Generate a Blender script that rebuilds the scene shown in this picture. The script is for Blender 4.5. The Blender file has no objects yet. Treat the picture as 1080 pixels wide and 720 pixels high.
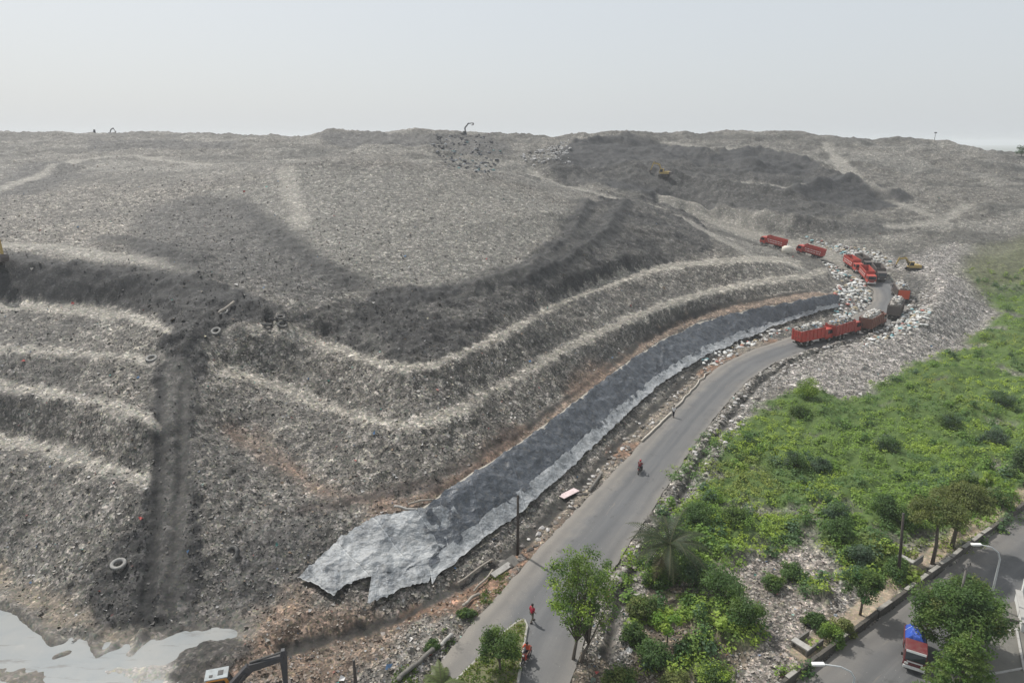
import bpy, bmesh, math, random
import numpy as np
from mathutils import Vector, Matrix
R = math.radians
rng = np.random.default_rng(7)
random.seed(7)
SC = bpy.context.scene
COL = SC.collection

# ------------------------------------------------------------------ camera
CAM_H, PITCH, F = 38.0, R(16.3), 720.0          # metres, radians, focal length in photo pixels (1080 wide)
CP, SP = math.cos(PITCH), math.sin(PITCH)
cam_d = bpy.data.cameras.new('camera'); cam = bpy.data.objects.new('camera', cam_d); COL.objects.link(cam)
cam.location = (0, 0, CAM_H); cam.rotation_euler = (R(90) - PITCH, 0, 0)
cam_d.sensor_width = 36; cam_d.lens = 36 * F / 1080; cam_d.clip_start = .5; cam_d.clip_end = 20000
SC.camera = cam

def ray(x, y):
    a, b = x - 540.0, -(y - 360.0)
    return np.array([a, F * CP + b * SP, -F * SP + b * CP])
def WZ(x, y, z):                       # the point at height z seen at a spot of the photo
    d = ray(x, y); t = (z - CAM_H) / d[2]
    return np.array([d[0] * t, d[1] * t, z])
def WY(x, y, Y):                       # the point at forward distance Y
    d = ray(x, y); t = Y / d[1]
    return np.array([d[0] * t, Y, CAM_H + d[2] * t])

# ------------------------------------------------------------------ noise
def _hash(i, j, s):
    h = (i.astype(np.int64) * 374761393 + j.astype(np.int64) * 668265263 + s * 974634777) & 0xffffffff
    h = ((h ^ (h >> 13)) * 1274126177) & 0xffffffff
    h = ((h ^ (h >> 16)) * 2246822519) & 0xffffffff
    return ((h ^ (h >> 15)) & 0xffffff) / float(0xffffff)
def vnoise(x, y, s=0):
    xi, yi = np.floor(x), np.floor(y); fx, fy = x - xi, y - yi
    xi = xi.astype(np.int64); yi = yi.astype(np.int64)
    u, v = fx * fx * fx * (fx * (fx * 6 - 15) + 10), fy * fy * fy * (fy * (fy * 6 - 15) + 10)
    a, b, c, d = _hash(xi, yi, s), _hash(xi + 1, yi, s), _hash(xi, yi + 1, s), _hash(xi + 1, yi + 1, s)
    return (a * (1 - u) + b * u) * (1 - v) + (c * (1 - u) + d * u) * v      # 0..1
def fbm(x, y, s=0, o=4, g=.5):
    t, a, n = 0, 1., 0
    for k in range(o):
        t = t + a * vnoise(x * 2 ** k + 17.3 * k, y * 2 ** k - 9.1 * k, s + k); n += a; a *= g
    return t / n
def sstep(a, b, x):
    t = np.clip((x - a) / (b - a), 0, 1); return t * t * (3 - 2 * t)

# ------------------------------------------------------------------ tagging / meshes
def tag(o, label=None, cat=None, group=None, kind=None):
    if label: o['label'] = label
    if cat: o['category'] = cat
    if group: o['group'] = group
    if kind: o['kind'] = kind
    return o
def empty(name, loc, rz=0, label=None, cat=None, group=None):
    o = bpy.data.objects.new(name, None); COL.objects.link(o); o.empty_display_size = .3
    o.location = loc; o.rotation_euler = (0, 0, rz)
    return tag(o, label, cat, group)
def link(name, me, mat=None, parent=None):
    o = bpy.data.objects.new(name, me); COL.objects.link(o)
    if mat: me.materials.append(mat)
    if parent: o.parent = parent
    return o
def np_mesh(name, V, quads, col=None, smooth=False):
    """mesh from numpy verts (N,3), faces (M,k), per-vertex colour (N,4)"""
    me = bpy.data.meshes.new(name); V = np.asarray(V, np.float32); Q = np.asarray(quads, np.int32)
    k = Q.shape[1]
    me.vertices.add(len(V)); me.vertices.foreach_set('co', V.ravel())
    me.loops.add(Q.size); me.loops.foreach_set('vertex_index', Q.ravel())
    me.polygons.add(len(Q)); me.polygons.foreach_set('loop_start', np.arange(0, Q.size, k, dtype=np.int32))
    me.polygons.foreach_set('loop_total', np.full(len(Q), k, np.int32))
    me.polygons.foreach_set('use_smooth', np.full(len(Q), smooth, bool))
    me.update(calc_edges=True)
    if col is not None:
        a = me.color_attributes.new('Col', 'FLOAT_COLOR', 'POINT'); a.data.foreach_set('color', np.asarray(col, np.float32).ravel())
    return me
def grid_quads(nr, nc):
    i = np.arange((nr - 1) * nc).reshape(nr - 1, nc)[:, :-1].ravel()
    return np.stack([i, i + 1, i + nc + 1, i + nc], 1)

class MB:
    """collects boxes, tubes, lathes; builds ONE mesh object"""
    def __init__(s): s.bm = bmesh.new()
    def box(s, c, d, rz=0, ry=0, rx=0, bev=0):
        r = bmesh.ops.create_cube(s.bm, size=1)
        vs = r['verts']
        M = Matrix.Translation(c) @ Matrix.Rotation(rz, 4, 'Z') @ Matrix.Rotation(ry, 4, 'Y') @ Matrix.Rotation(rx, 4, 'X') @ Matrix.Diagonal((*d, 1))
        bmesh.ops.transform(s.bm, matrix=M, verts=vs)
        if bev:
            es = list({e for v in vs for e in v.link_edges})
            bmesh.ops.bevel(s.bm, geom=es, offset=bev, segments=2, affect='EDGES', profile=.6)
        return s
    def tube(s, pts, rad, n=8, caps=True):
        pts = [Vector(p) for p in pts]
        rad = [rad] * len(pts) if not hasattr(rad, '__len__') else rad
        rings = []; prev = None
        for i, p in enumerate(pts):
            t = (pts[min(i + 1, len(pts) - 1)] - pts[max(i - 1, 0)]).normalized()
            if prev is None:
                a = Vector((0, 0, 1)) if abs(t.z) < .9 else Vector((1, 0, 0)); u = t.cross(a).normalized()
            else:
                u = (prev - t * prev.dot(t)).normalized()
            prev = u; w = t.cross(u)
            rings.append([s.bm.verts.new(p + rad[i] * (math.cos(6.2832 * k / n) * u + math.sin(6.2832 * k / n) * w)) for k in range(n)])
        for a, b in zip(rings, rings[1:]):
            for k in range(n): s.bm.faces.new((a[k], a[(k + 1) % n], b[(k + 1) % n], b[k]))
        if caps:
            s.bm.faces.new(rings[0][::-1]); s.bm.faces.new(rings[-1])
        return s
    def cyl(s, a, b, r, n=14): return s.tube([a, b], r, n)
    def prism(s, prof, w, y0=0):
        """profile [(x,z)] swept along y, centred on y0"""
        A = [s.bm.verts.new((x, y0 - w / 2, z)) for x, z in prof]; B = [s.bm.verts.new((x, y0 + w / 2, z)) for x, z in prof]
        n = len(prof)
        s.bm.faces.new(A); s.bm.faces.new(B[::-1])
        for k in range(n): s.bm.faces.new((A[k], B[k], B[(k + 1) % n], A[(k + 1) % n]))
        return s
    def ball(s, c, r, sc=(1, 1, 1), sub=2):
        v = bmesh.ops.create_icosphere(s.bm, subdivisions=sub, radius=r)['verts']
        bmesh.ops.transform(s.bm, matrix=Matrix.Translation(c) @ Matrix.Diagonal((*sc, 1)), verts=v); return s
    def build(s, name, mat, parent=None, smooth=False, bevel=0):
        bmesh.ops.recalc_face_normals(s.bm, faces=s.bm.faces)
        me = bpy.data.meshes.new(name); s.bm.to_mesh(me); s.bm.free()
        if smooth:
            for p in me.polygons: p.use_smooth = True
        o = link(name, me, mat, parent)
        if bevel:
            b = o.modifiers.new('b', 'BEVEL'); b.width = bevel; b.segments = 2; b.limit_method = 'ANGLE'
        return o

# ------------------------------------------------------------------ materials
class NT:
    def __init__(s, name):
        s.m = bpy.data.materials.new(name); s.m.use_nodes = True; s.t = s.m.node_tree
        s.n = s.t.nodes; s.b = s.n['Principled BSDF']; s.out = s.n['Material Output']
    def new(s, ty, **k):
        n = s.n.new(ty)
        for a, v in k.items():
            if a in n.inputs: n.inputs[a].default_value = v
            else: setattr(n, a, v)
        return n
    def l(s, a, b): s.t.links.new(a, b)
    def coord(s, scale=1., obj=True):
        c = s.new('ShaderNodeTexCoord'); return c.outputs['Object']
    def noise(s, vec, scale, detail=3, rough=.55):
        n = s.new('ShaderNodeTexNoise'); n.inputs['Scale'].default_value = scale; n.inputs['Detail'].default_value = detail
        n.inputs['Roughness'].default_value = rough; s.l(vec, n.inputs['Vector']); return n.outputs['Fac']
    def voro(s, vec, scale, out='Color', feat='F1'):
        n = s.new('ShaderNodeTexVoronoi'); n.feature = feat; n.inputs['Scale'].default_value = scale; s.l(vec, n.inputs['Vector']); return n.outputs[out]
    def ramp(s, fac, stops):
        n = s.new('ShaderNodeValToRGB'); cr = n.color_ramp
        while len(cr.elements) < len(stops): cr.elements.new(.5)
        for e, (p, c) in zip(cr.elements, stops):
            e.position = p; e.color = (c, c, c, 1) if not hasattr(c, '__len__') else (*c, 1)
        s.l(fac, n.inputs['Fac']); return n.outputs['Color']
    def mix(s, fac, a, b, mode='MIX'):
        n = s.new('ShaderNodeMix'); n.data_type = 'RGBA'; n.blend_type = mode
        for v, i in ((fac, 0), (a, 6), (b, 7)):
            if hasattr(v, 'is_linked'): s.l(v, n.inputs[i])
            elif i == 0: n.inputs[0].default_value = v
            else: n.inputs[i].default_value = (*v, 1)
        return n.outputs[2]
    def math(s, op, a, b=None):
        n = s.new('ShaderNodeMath'); n.operation = op
        for v, i in ((a, 0), (b, 1)):
            if v is None: continue
            if hasattr(v, 'is_linked'): s.l(v, n.inputs[i])
            else: n.inputs[i].default_value = v
        return n.outputs[0]
    def bump(s, h, strength, dist):
        n = s.new('ShaderNodeBump'); n.inputs['Strength'].default_value = strength; n.inputs['Distance'].default_value = dist
        s.l(h, n.inputs['Height']); s.l(n.outputs[0], s.b.inputs['Normal'])
    def attr(s, name='Col'):
        n = s.new('ShaderNodeAttribute'); n.attribute_name = name; return n

def paint(name, c, rough=.5, metal=0., dirt=.35, dirtc=(.16, .13, .10), scale=2.5):
    """painted / rubber / metal surface with dust blotches"""
    k = NT(name); v = k.coord(); n = k.noise(v, scale, 5, .65)
    f = k.ramp(n, [(.42, 0.), (.75, dirt)])
    k.l(k.mix(f, c, dirtc), k.b.inputs['Base Color'])
    k.b.inputs['Metallic'].default_value = metal
    r = k.ramp(n, [(.3, rough), (.8, min(1, rough + .3))]); k.l(r, k.b.inputs['Roughness'])
    return k.m
# ------------------------------------------------------------------ the landfill: feature lines of the site
# (photo x, photo y, height or forward distance) -> world points; the surface between them is relaxed
LN = []
def LZ(*p): LN.append(np.array([WZ(*q) for q in p]))
def LY(*p): LN.append(np.array([WY(*q) for q in p]))
def LC(z, *p): LZ(*[(x, y, z) for x, y in p])

ROAD_L = [(430,740,0),(445,722,0),(505,650,0),(558,590,0),(600,545,0),(640,505,0),(680,463,0),(710,430,0),(735,405,.1),(760,385,.3),(790,370,.5),(820,360,.8),(845,351,1.1),(870,344,1.4),(895,336,1.9),(912,327,2.4),(921,317,3.1),(921,307,3.9),(910,298,4.8),(893,289,5.7),(880,278,6.9),(858,269,7.9),(830,262.5,9.0),(798,254,10.4),(762,242.5,12.3),(722,227.5,15.2),(691,217.5,18.1)]
ROAD_R = [(592,740,0),(600,722,0),(615,680,0),(635,620,0),(665,570,0),(693,530,0),(712,500,0),(728,475,0),(748,448,0),(768,423,.0),(790,400,.2),(815,384,.4),(850,371,.9),(885,362,1.3),(918,353,1.8),(945,341,2.4),(957,327,3.1),(955,312,4),(942,299,5),(925,289,5.9),(907,279,6.9),(890,270,7.8),(868,261,8.7),(835,254,9.6),(803,247,10.8),(765,237,12.8),(725,224,15.6),(693,215,18.4)]
LZ(*ROAD_L); LZ(*ROAD_R)
DITCH = [(300,690,-.3),(425,652,-.45),(520,602,-.45),(575,552,-.45),(620,505,-.45),(660,460,-.4),(700,423,-.35),(735,390,-.2),(770,369,0),(800,356,.3)]
LZ(*DITCH)
TARP_B = [(397,638,.5),(455,614,.5),(500,582,.5),(545,549,.5),(590,508,.5),(640,458,.5),(680,418,.55),(720,388,.6),(760,365,.8),(810,347,1.2),(860,334,1.9),(885,327,2.4)]
TARP_T = [(345,585,2.2),(375,560,3.2),(400,547,3.8),(445,540,4.0),(500,508,4.2),(550,470,4.2),(600,432,4.2),(640,400,4.2),(680,370,4.3),(715,348,4.5),(760,332,4.8),(810,322,5.2),(860,315,5.5),(885,310,5.5)]
LZ(*TARP_B); LZ((315,612,1.0), *TARP_T)
C_IN = [(245,455,7.2),(280,475,6.2),(310,495,5.3),(345,520,4.6),(400,530,4.4),(450,523,4.4),(500,494,4.5),(550,456,4.5),(600,418,4.5),(640,388,4.5),(680,360,4.6),(715,340,4.8),(760,325,5.1),(810,315,5.5),(850,308,5.8)]
LZ(*C_IN)
A_OUT = [(235,395,11.6),(285,408,9.8),(340,432,8.4),(400,449,8),(430,454,8),(465,445,8),(500,428,8),(550,399,8),(600,370,8),(650,346,8),(700,325,8),(750,310,8),(800,300,8),(850,294,7.6),(872,287,7.2)]
A_IN = [(x, y - (10 if x < 620 else 8 - (x - 620) * .012), z + .25) for x, y, z in A_OUT]
LZ(*A_OUT); LZ(*A_IN)
B_OUT = [(250,342,16),(290,352,14.7),(330,364,13),(400,387,12),(430,392,12),(460,388,12),(500,371,12),(540,351,12),(600,318,12),(650,299,12),(700,285,12),(750,279,11.8),(790,276,11.3),(820,276,10.3),(845,281,8.8)]
B_IN = [(x, y - (8 if x < 560 else 6), z + .2) for x, y, z in B_OUT]
LZ(*B_OUT); LZ(*B_IN)
# left block of terraces
BENCH = [([(-70,446),(0,472),(50,480),(100,498),(155,515)], 6.5, 15), ([(-70,400),(0,414),(60,420),(120,433),(162,446)], 10.5, 11),
         ([(-70,368),(0,371),(80,375),(165,383)], 13.2, 7), ([(-70,325),(0,327),(80,331),(130,336),(165,346),(180,354)], 15.5, 8)]
for p, z, w in BENCH:
    LC(z, *p); LC(z + .25, *[(x, y - w) for x, y in p])
LZ((-70,272,21),(0,271,21.5),(60,277,21),(130,285,20.5),(200,296,19.5),(260,312,18),(300,332,16.5))
LZ((-70,254,22.2),(0,256,22),(80,265,21.8),(150,274,21.4),(215,285,20.5))
LZ((175,655,.3),(180,600,2.7),(183,550,4.6),(185,510,6.3),(188,440,10.2),(190,390,12.8),(192,360,15.2),(196,338,16.6),(205,318,17.8))
LZ((-70,590,.5),(0,608,.5),(50,632,.4),(90,652,.35),(135,664,.3),(175,662,.25),(215,662,.2),(262,652,.25),(300,600,1.6),(330,570,3.0))
# spoil plateau, gravel hill and the spur beside the haul road
LZ((300,335,16.2),(350,340,15),(400,350,14),(440,354,13.5),(500,336,14),(560,309,14.5),(620,286,15),(680,264,15.5))
LZ((290,331,16.5),(340,318,17),(380,309,17),(440,304,17),(500,299,17),(550,276,18),(590,247,20),(615,222,22))
LZ((230,215,25.5),(280,260,21.8),(330,295,18.8),(370,306,17.2))
LZ((605,225,22),(640,214,22.3),(683,218,20.8)); LZ((650,240,19),(700,240,18),(730,245,16))
LY((300,172,165),(360,168,170),(430,171,172),(500,180,178),(560,195,182),(600,210,180))
LY((330,230,128),(400,235,130),(470,235,133),(540,230,140),(590,222,155))
LY((-70,225,140),(0,225,140),(80,230,138),(150,225,136),(200,212,142))
LY((-70,190,175),(0,190,175),(100,185,180),(200,180,180),(280,175,175))
LY((-70,165,220),(0,165,220),(100,162,225),(200,160,228),(300,163,225),(400,160,235),(470,168,228),(520,178,222))
SKY_Y = [(-120,137,290),(0,138,300),(60,142,305),(150,141,310),(260,143,310),(330,147,300),(345,141,320),(470,138,320),(530,140,315),(575,147,300),(600,143,310),(640,141,310),(700,142,330),(760,138,340),(830,139,340),(900,144,330),(960,147,320),(1000,152,320),(1040,158,310),(1080,163,310),(1170,172,300)]
LY(*SKY_Y)
LY((560,182,235),(600,197,225),(640,202,222),(700,203,226),(760,212,222),(820,226,212),(880,237,208),(940,241,205))
LY((600,170,255),(660,172,258),(720,180,255),(800,185,252),(870,195,245),(940,210,235),(1000,220,225),(1060,222,220),(1150,225,215))
LY((600,155,285),(700,158,295),(800,160,295),(900,168,285),(1000,180,275),(1080,188,265),(1160,196,258))
LY((900,255,195),(950,258,190),(985,250,200))
LZ((945,282,7),(962,272,8.5),(985,280,8),(1000,300,7),(985,327,5.5),(962,349,3.2),(930,360,2.6),(900,367,2.0),(868,377,1.3),(840,389,.8))
LZ((1120,315,2),(1080,322,1.8),(1045,324,1.5),(1030,347,.8),(1000,370,.4),(940,402,.2),(880,417,.1),(830,405,.1))
LZ((1030,272,8),(1080,262,9),(1150,258,10)); LZ((1150,300,4),(1080,298,4.2),(1045,300,4))
LC(-.3, (800,480),(900,450),(1000,450),(1120,430)); LC(-.2, (740,560),(800,590),(860,560),(960,510),(1100,470))
# road with the low wall on the right, yard, foreground
LC(0, (815,737),(835,722),(890,682),(950,635),(1010,590),(1080,538),(1150,490))
LC(0, (950,735),(1020,680),(1090,628),(1180,570)); LC(.05, (640,735),(800,735)); LC(.2, (690,660),(760,640),(800,660))
LC(-.35, (-120,660),(0,650),(60,690),(120,700),(180,700)); LC(-.35, (-120,740),(100,740),(170,735)); LC(-.3, (190,672),(235,668),(250,672))
LZ((105,708,.06),(150,700,.1),(188,714,.12)); LC(.75, (198,690),(228,680)); LC(.15, (-40,712),(20,712),(40,720)); LC(.05, (20,643),(40,660),(54,678))
LZ((200,735,.4),(240,700,.6),(290,665,1.1),(330,645,1.0),(380,650,.6)); LC(.1, (260,740),(420,740)); LC(.1,(340,710),(430,690),(480,650))

# relax on a polar lattice centred under the camera's foot point (finer close by, coarser far off)
TH0, TH1, R0, R1 = R(-60), R(60), 20., 720.
NTH, NR = 480, 480
def polar(x, y):
    return (np.arctan2(x, y) - TH0) / (TH1 - TH0) * (NTH - 1), (np.log(np.hypot(x, y)) - math.log(R0)) / (math.log(R1) - math.log(R0)) * (NR - 1)
samples = []
for ln in LN:
    for a, b in zip(ln, ln[1:]):
        n = max(2, int(np.linalg.norm(b[:2] - a[:2]) / (.0035 * max(40, np.hypot(*a[:2])))))
        samples.append(a + (b - a) * np.linspace(0, 1, n)[:, None])
samples = np.concatenate(samples)
def relax():
    H = None
    for lev in (16, 8, 4, 2, 1):
        nt, nr = NTH // lev, NR // lev
        u, v = polar(samples[:, 0], samples[:, 1])
        i = np.clip(np.rint(v / (NR - 1) * (nr - 1)).astype(int), 0, nr - 1); j = np.clip(np.rint(u / (NTH - 1) * (nt - 1)).astype(int), 0, nt - 1)
        S = np.zeros((nr, nt)); N = np.zeros((nr, nt)); np.add.at(S, (i, j), samples[:, 2]); np.add.at(N, (i, j), 1)
        fix = N > 0; val = np.where(fix, S / np.maximum(N, 1), 0)
        rr = np.exp(np.linspace(math.log(R0), math.log(R1), nr))
        far = rr > 470
        fix[far] = True; val[far] = 2.; fix[0] = True; val[0] = 0
        if H is None: H = np.where(fix, val, 8.)
        else:
            a = np.linspace(0, H.shape[0] - 1, nr); b = np.linspace(0, H.shape[1] - 1, nt)
            a0 = np.minimum(a.astype(int), H.shape[0] - 2); b0 = np.minimum(b.astype(int), H.shape[1] - 2); fa = (a - a0)[:, None]; fb = (b - b0)[None]
            H = (H[a0][:, b0] * (1 - fb) + H[a0][:, b0 + 1] * fb) * (1 - fa) + (H[a0 + 1][:, b0] * (1 - fb) + H[a0 + 1][:, b0 + 1] * fb) * fa
            H = np.where(fix, val, H)
        # row step vs column step of the lattice
        ky = (( TH1 - TH0) / (nt - 1)) ** 2; kx = ((math.log(R1 / R0)) / (nr - 1)) ** 2
        wy, wx = ky / (kx + ky) / 2, kx / (kx + ky) / 2
        I, J = np.indices(H.shape); red = ((I + J) % 2 == 0) & ~fix; blk = ((I + J) % 2 == 1) & ~fix
        for it in range({16: 400, 8: 300, 4: 250, 2: 200, 1: 160}[lev]):
            for m in (red, blk):
                P = np.pad(H, 1, mode='edge')
                n = wy * (P[:-2, 1:-1] + P[2:, 1:-1]) + wx * (P[1:-1, :-2] + P[1:-1, 2:])
                H[m] += 1.6 * (n - H)[m]
    P = H
    for _ in range(2):
        Q = np.pad(P, 1, mode='edge')
        P = (4 * P + Q[:-2, 1:-1] + Q[2:, 1:-1] + Q[1:-1, :-2] + Q[1:-1, 2:]) / 8
    return P
HB = relax()
def zs(x, y):
    x = np.asarray(x, float); y = np.asarray(y, float)
    u, v = polar(x, y); u = np.clip(u, 0, NTH - 1.001); v = np.clip(v, 0, NR - 1.001)
    a, b = v.astype(int), u.astype(int); fa, fb = v - a, u - b
    return (HB[a, b] * (1 - fb) + HB[a, b + 1] * fb) * (1 - fa) + (HB[a + 1, b] * (1 - fb) + HB[a + 1, b + 1] * fb) * fa
def G(x, y, dz=0):                       # ground point seen at a spot of the photo
    d = ray(x, y); t = np.exp(np.linspace(math.log(25), math.log(650), 1600)) / math.hypot(d[0], d[1])
    X, Y, Z = d[0] * t, d[1] * t, CAM_H + d[2] * t
    k = np.nonzero(Z <= zs(X, Y))[0]
    if not len(k): w = WY(x, y, 305.); w[2] = float(zs(w[0], w[1])) + dz; return w
    k = k[0]
    if k:
        g0 = Z[k - 1] - zs(X[k - 1], Y[k - 1]); g1 = Z[k] - zs(X[k], Y[k]); f = g0 / (g0 - g1) if g0 != g1 else 0
        X, Y = X[k - 1] + f * (X[k] - X[k - 1]), Y[k - 1] + f * (Y[k] - Y[k - 1])
    else: X, Y = X[0], Y[0]
    return np.array([X, Y, float(zs(X, Y)) + dz])
def GP(pts): return np.array([G(*p)[:2] for p in pts])

def sdf(poly, X, Y, closed=True):
    """signed distance (m) to a polygon (negative inside) or distance to a polyline"""
    P = np.asarray(poly); n = len(P); d = np.full(X.shape, 1e9); ins = np.zeros(X.shape, bool)
    for k in range(n if closed else n - 1):
        a, b = P[k], P[(k + 1) % n]; e = b - a; L = max(e @ e, 1e-9)
        t = np.clip(((X - a[0]) * e[0] + (Y - a[1]) * e[1]) / L, 0, 1)
        d = np.minimum(d, (X - a[0] - t * e[0]) ** 2 + (Y - a[1] - t * e[1]) ** 2)
        if closed and a[1] != b[1]:
            c = (a[1] > Y) != (b[1] > Y); ins ^= c & (X < (b[0] - a[0]) * (Y - a[1]) / (b[1] - a[1]) + a[0])
    d = np.sqrt(d)
    return np.where(ins, -d, d) if closed else d
def inside(poly, X, Y, soft, far=30, warp=0):
    P = np.asarray(poly); o = np.zeros(X.shape); m = (X > P[:, 0].min() - far) & (X < P[:, 0].max() + far) & (Y > P[:, 1].min() - far) & (Y < P[:, 1].max() + far)
    if m.any():
        x, y = X[m], Y[m]; s = sdf(P, x, y)
        if warp is not 0: s = s + warp * (fbm(x / (warp * 3), y / (warp * 3), 91, 4) - .5) * 2 + 1.4 * (fbm(x / .9, y / .9, 93, 3) - .5)
        o[m] = 1 - sstep(-soft, soft, s)
    return o
def along(line, X, Y, w, soft, warp=0):
    P = np.asarray(line); f = w + soft + warp + 1; o = np.zeros(X.shape)
    m = (X > P[:, 0].min() - f) & (X < P[:, 0].max() + f) & (Y > P[:, 1].min() - f) & (Y < P[:, 1].max() + f)
    if m.any():
        x, y = X[m], Y[m]; s = sdf(P, x, y, False)
        if warp: s = s + warp * (fbm(x / (warp * 4), y / (warp * 4), 57, 4) - .5) * 2
        o[m] = 1 - sstep(w - soft, w + soft, s)
    return o
# ------------------------------------------------------------------ where each ground cover lies
W2 = lambda pts: np.array([WZ(*p)[:2] for p in pts])
road_poly = np.concatenate([W2(ROAD_L[:20]), W2(ROAD_R[:20])[::-1]])
track_poly = np.concatenate([W2(ROAD_L[18:]), W2(ROAD_R[18:])[::-1]])
rl0, rl1 = WZ(835, 722, 0)[:2], WZ(1080, 538, 0)[:2]
rdir = (rl1 - rl0) / np.linalg.norm(rl1 - rl0); rnor = np.array([rdir[1], -rdir[0]])
S0, S1 = rl0 - rdir * 30, rl0 + rdir * 130
side_poly = np.array([S0, S1, S1 + rnor * 7.6, S0 + rnor * 7.6])
tarp_dark = np.concatenate([W2(TARP_T[3:]), W2(TARP_B[1:])[::-1]])
tarp_pale = GP([(315,612),(345,585),(375,560),(400,547),(445,540),(480,545),(470,590),(455,614),(430,620),(397,638),(374,614),(352,632)])
P_water = GP([(-30,605),(0,620),(40,642),(72,668),(105,677),(130,672),(165,676),(200,662),(262,654),(270,664),(255,690),(225,720),(220,745),(-80,745),(-80,640)])
P_dark = [GP(p) for p in (
  [(-60,268),(25,266),(60,272),(110,280),(160,283),(200,289),(240,299),(275,314),(298,326),(285,340),(240,345),(218,362),(205,420),(206,520),(212,600),(205,662),(180,672),(150,668),(148,600),(158,520),(165,430),(172,362),(182,347),(150,328),(100,324),(0,321),(-60,320)],
  [(300,330),(345,318),(400,308),(480,301),(545,286),(590,252),(612,218),(640,208),(690,214),(730,232),(752,260),(740,271),(690,279),(640,294),(590,314),(540,344),(480,374),(440,382),(380,374),(330,357),(290,340)],
  [(575,180),(595,158),(620,149),(660,146),(700,154),(760,168),(800,163),(850,173),(868,186),(905,192),(950,208),(955,216),(900,226),(850,238),(800,230),(720,219),(690,211),(640,200),(600,195)],
  [(183,298),(235,302),(264,316),(252,334),(224,346),(216,372),(212,404),(165,402),(168,368),(178,348),(170,328)],
  [(100,600),(70,635),(95,660),(135,668),(200,665),(215,600),(205,560),(150,560)])]
P_mid = [GP(p) for p in ([(690,215),(760,219),(850,239),(930,236),(952,243),(880,251),(800,243),(740,233)], [(335,146),(400,143),(450,143),(470,150),(430,158),(345,157)], [(160,222),(212,204),(260,215),(300,250),(348,285),(380,302),(350,312),(300,322),(250,300),(200,287),(155,278),(120,262)],
  [(450,148),(500,142),(535,152),(545,164),(500,166),(465,160)], [(90,150),(250,150),(250,158),(100,160)],
  [(330,545),(360,560),(300,610),(265,655),(220,660),(210,610),(250,560)], [(960,290),(985,300),(985,330),(968,335),(955,320)], [(0,180),(60,170),(90,185),(40,205),(0,210)])]
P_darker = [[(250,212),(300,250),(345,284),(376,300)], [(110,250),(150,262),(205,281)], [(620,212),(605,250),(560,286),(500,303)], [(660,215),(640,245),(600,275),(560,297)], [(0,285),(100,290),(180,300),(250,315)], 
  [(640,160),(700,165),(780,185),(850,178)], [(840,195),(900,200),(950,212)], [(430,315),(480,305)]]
P_mud = [([(3,634),(35,654),(57,680)], .75, 1.), ([(84,655),(96,668),(102,690)], .6, .7), ([(102,697),(122,682)], .65, .6), ([(150,668),(140,690)], .55, .5), ([(60,695),(75,690)], .55, .5), ([(118,655),(100,675)], .55, .5)]
P_face = [GP(p) for p in ([(592,160),(610,150),(660,143),(700,150),(745,163),(740,173),(690,171),(640,178),(590,175)], [(748,170),(765,161),(810,160),(850,170),(868,182),(845,187),(790,184)], [(838,206),(845,196),(890,190),(930,200),(957,212),(940,220),(880,215)], [(640,190),(700,204),(760,218),(720,222),(690,213),(640,201)])]
P_ruts = [[(171,400),(168,450),(167,500),(165,560),(158,620),(148,655)], [(194,400),(192,450),(190,500),(186,560),(180,620),(172,655)]]
P_tiers = [([(452,147),(500,145),(520,147)], 2.2, 4), ([(655,143),(668,142)], 1.2, 3), ([(20,143),(60,146)], 1.6, 4), ([(255,147),(285,148)], 1.5, 4), ([(605,152),(640,146),(700,156),(760,172),(800,181)], 4.2, 6), ([(745,166),(800,161),(850,172),(868,184)], 4.2, 6), ([(840,203),(895,193),(952,210)], 4., 5), ([(590,182),(660,176),(740,192),(830,208)], 2.2, 4), ([(700,218),(800,232),(880,240)], 1.5, 3),
  ([(335,145),(400,143),(480,141)], 2.5, 8), ([(390,160),(480,166),(560,175)], 2.5, 6), ([(20,175),(90,180)], 2.5, 7), ([(120,255),(170,262),(215,275)], 1.8, 4), ([(150,205),(215,200)], 1.5, 5)]
P_tracks = [[(208,364),(240,353),(280,345)], [(630,225),(600,262),(550,292),(480,315)], [(180,380),(178,500),(172,640)], [(192,380),(194,500),(190,640)]]
P_pale_road = [[(700,212),(760,225),(830,238)], [(776,193),(842,201)], [(-60,255),(40,260),(120,270),(190,282)], [(0,200),(80,170),(140,165),(220,175)], [(560,182),(640,208),(700,222)], [(690,217),(745,232),(800,243)], [(880,165),(910,195),(960,220),(1000,235)], [(700,150),(780,160)], [(940,240),(990,235),(1020,218)],
  [(690,219),(740,242),(790,268),(850,285)], [(870,150),(890,185)], [(300,180),(312,215),(316,240)]]
P_hill = GP([(215,204),(300,180),(360,178),(430,180),(520,193),(596,218),(612,222),(585,252),(540,284),(480,300),(390,305),(350,285),(300,250),(258,214)])
P_white = [GP(p) for p in ([(790,402),(815,390),(868,377),(930,358),(962,347),(985,328),(975,295),(945,282),(965,268),(1005,255),(1030,300),(1050,322),(1035,350),(1000,372),(940,404),(880,420),(830,410)],
  [(860,255),(900,262),(945,270),(955,282),(920,285),(890,268),(865,262)], [(745,612),(775,590),(810,578),(850,573),(884,590),(884,640),(855,680),(832,722),(768,722),(788,690),(772,652),(742,640)], [(955,500),(985,478),(1015,480),(1010,500),(975,512)],
  [(880,305),(905,295),(918,305),(918,325),(900,335),(880,338)], [(740,372),(810,345),(845,345),(800,362),(745,390)])]
P_red = [[(250,456),(300,490),(345,520),(400,532),(450,524),(500,496),(550,458)], [(640,385),(600,414)]]
P_redtri = GP([(190,735),(235,690),(262,660),(300,612),(318,612),(352,634),(400,642),(440,650),(400,690),(330,735)])
P_verge = np.concatenate([W2(DITCH[1:]), W2(ROAD_L[2:12])[::-1]])
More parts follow.
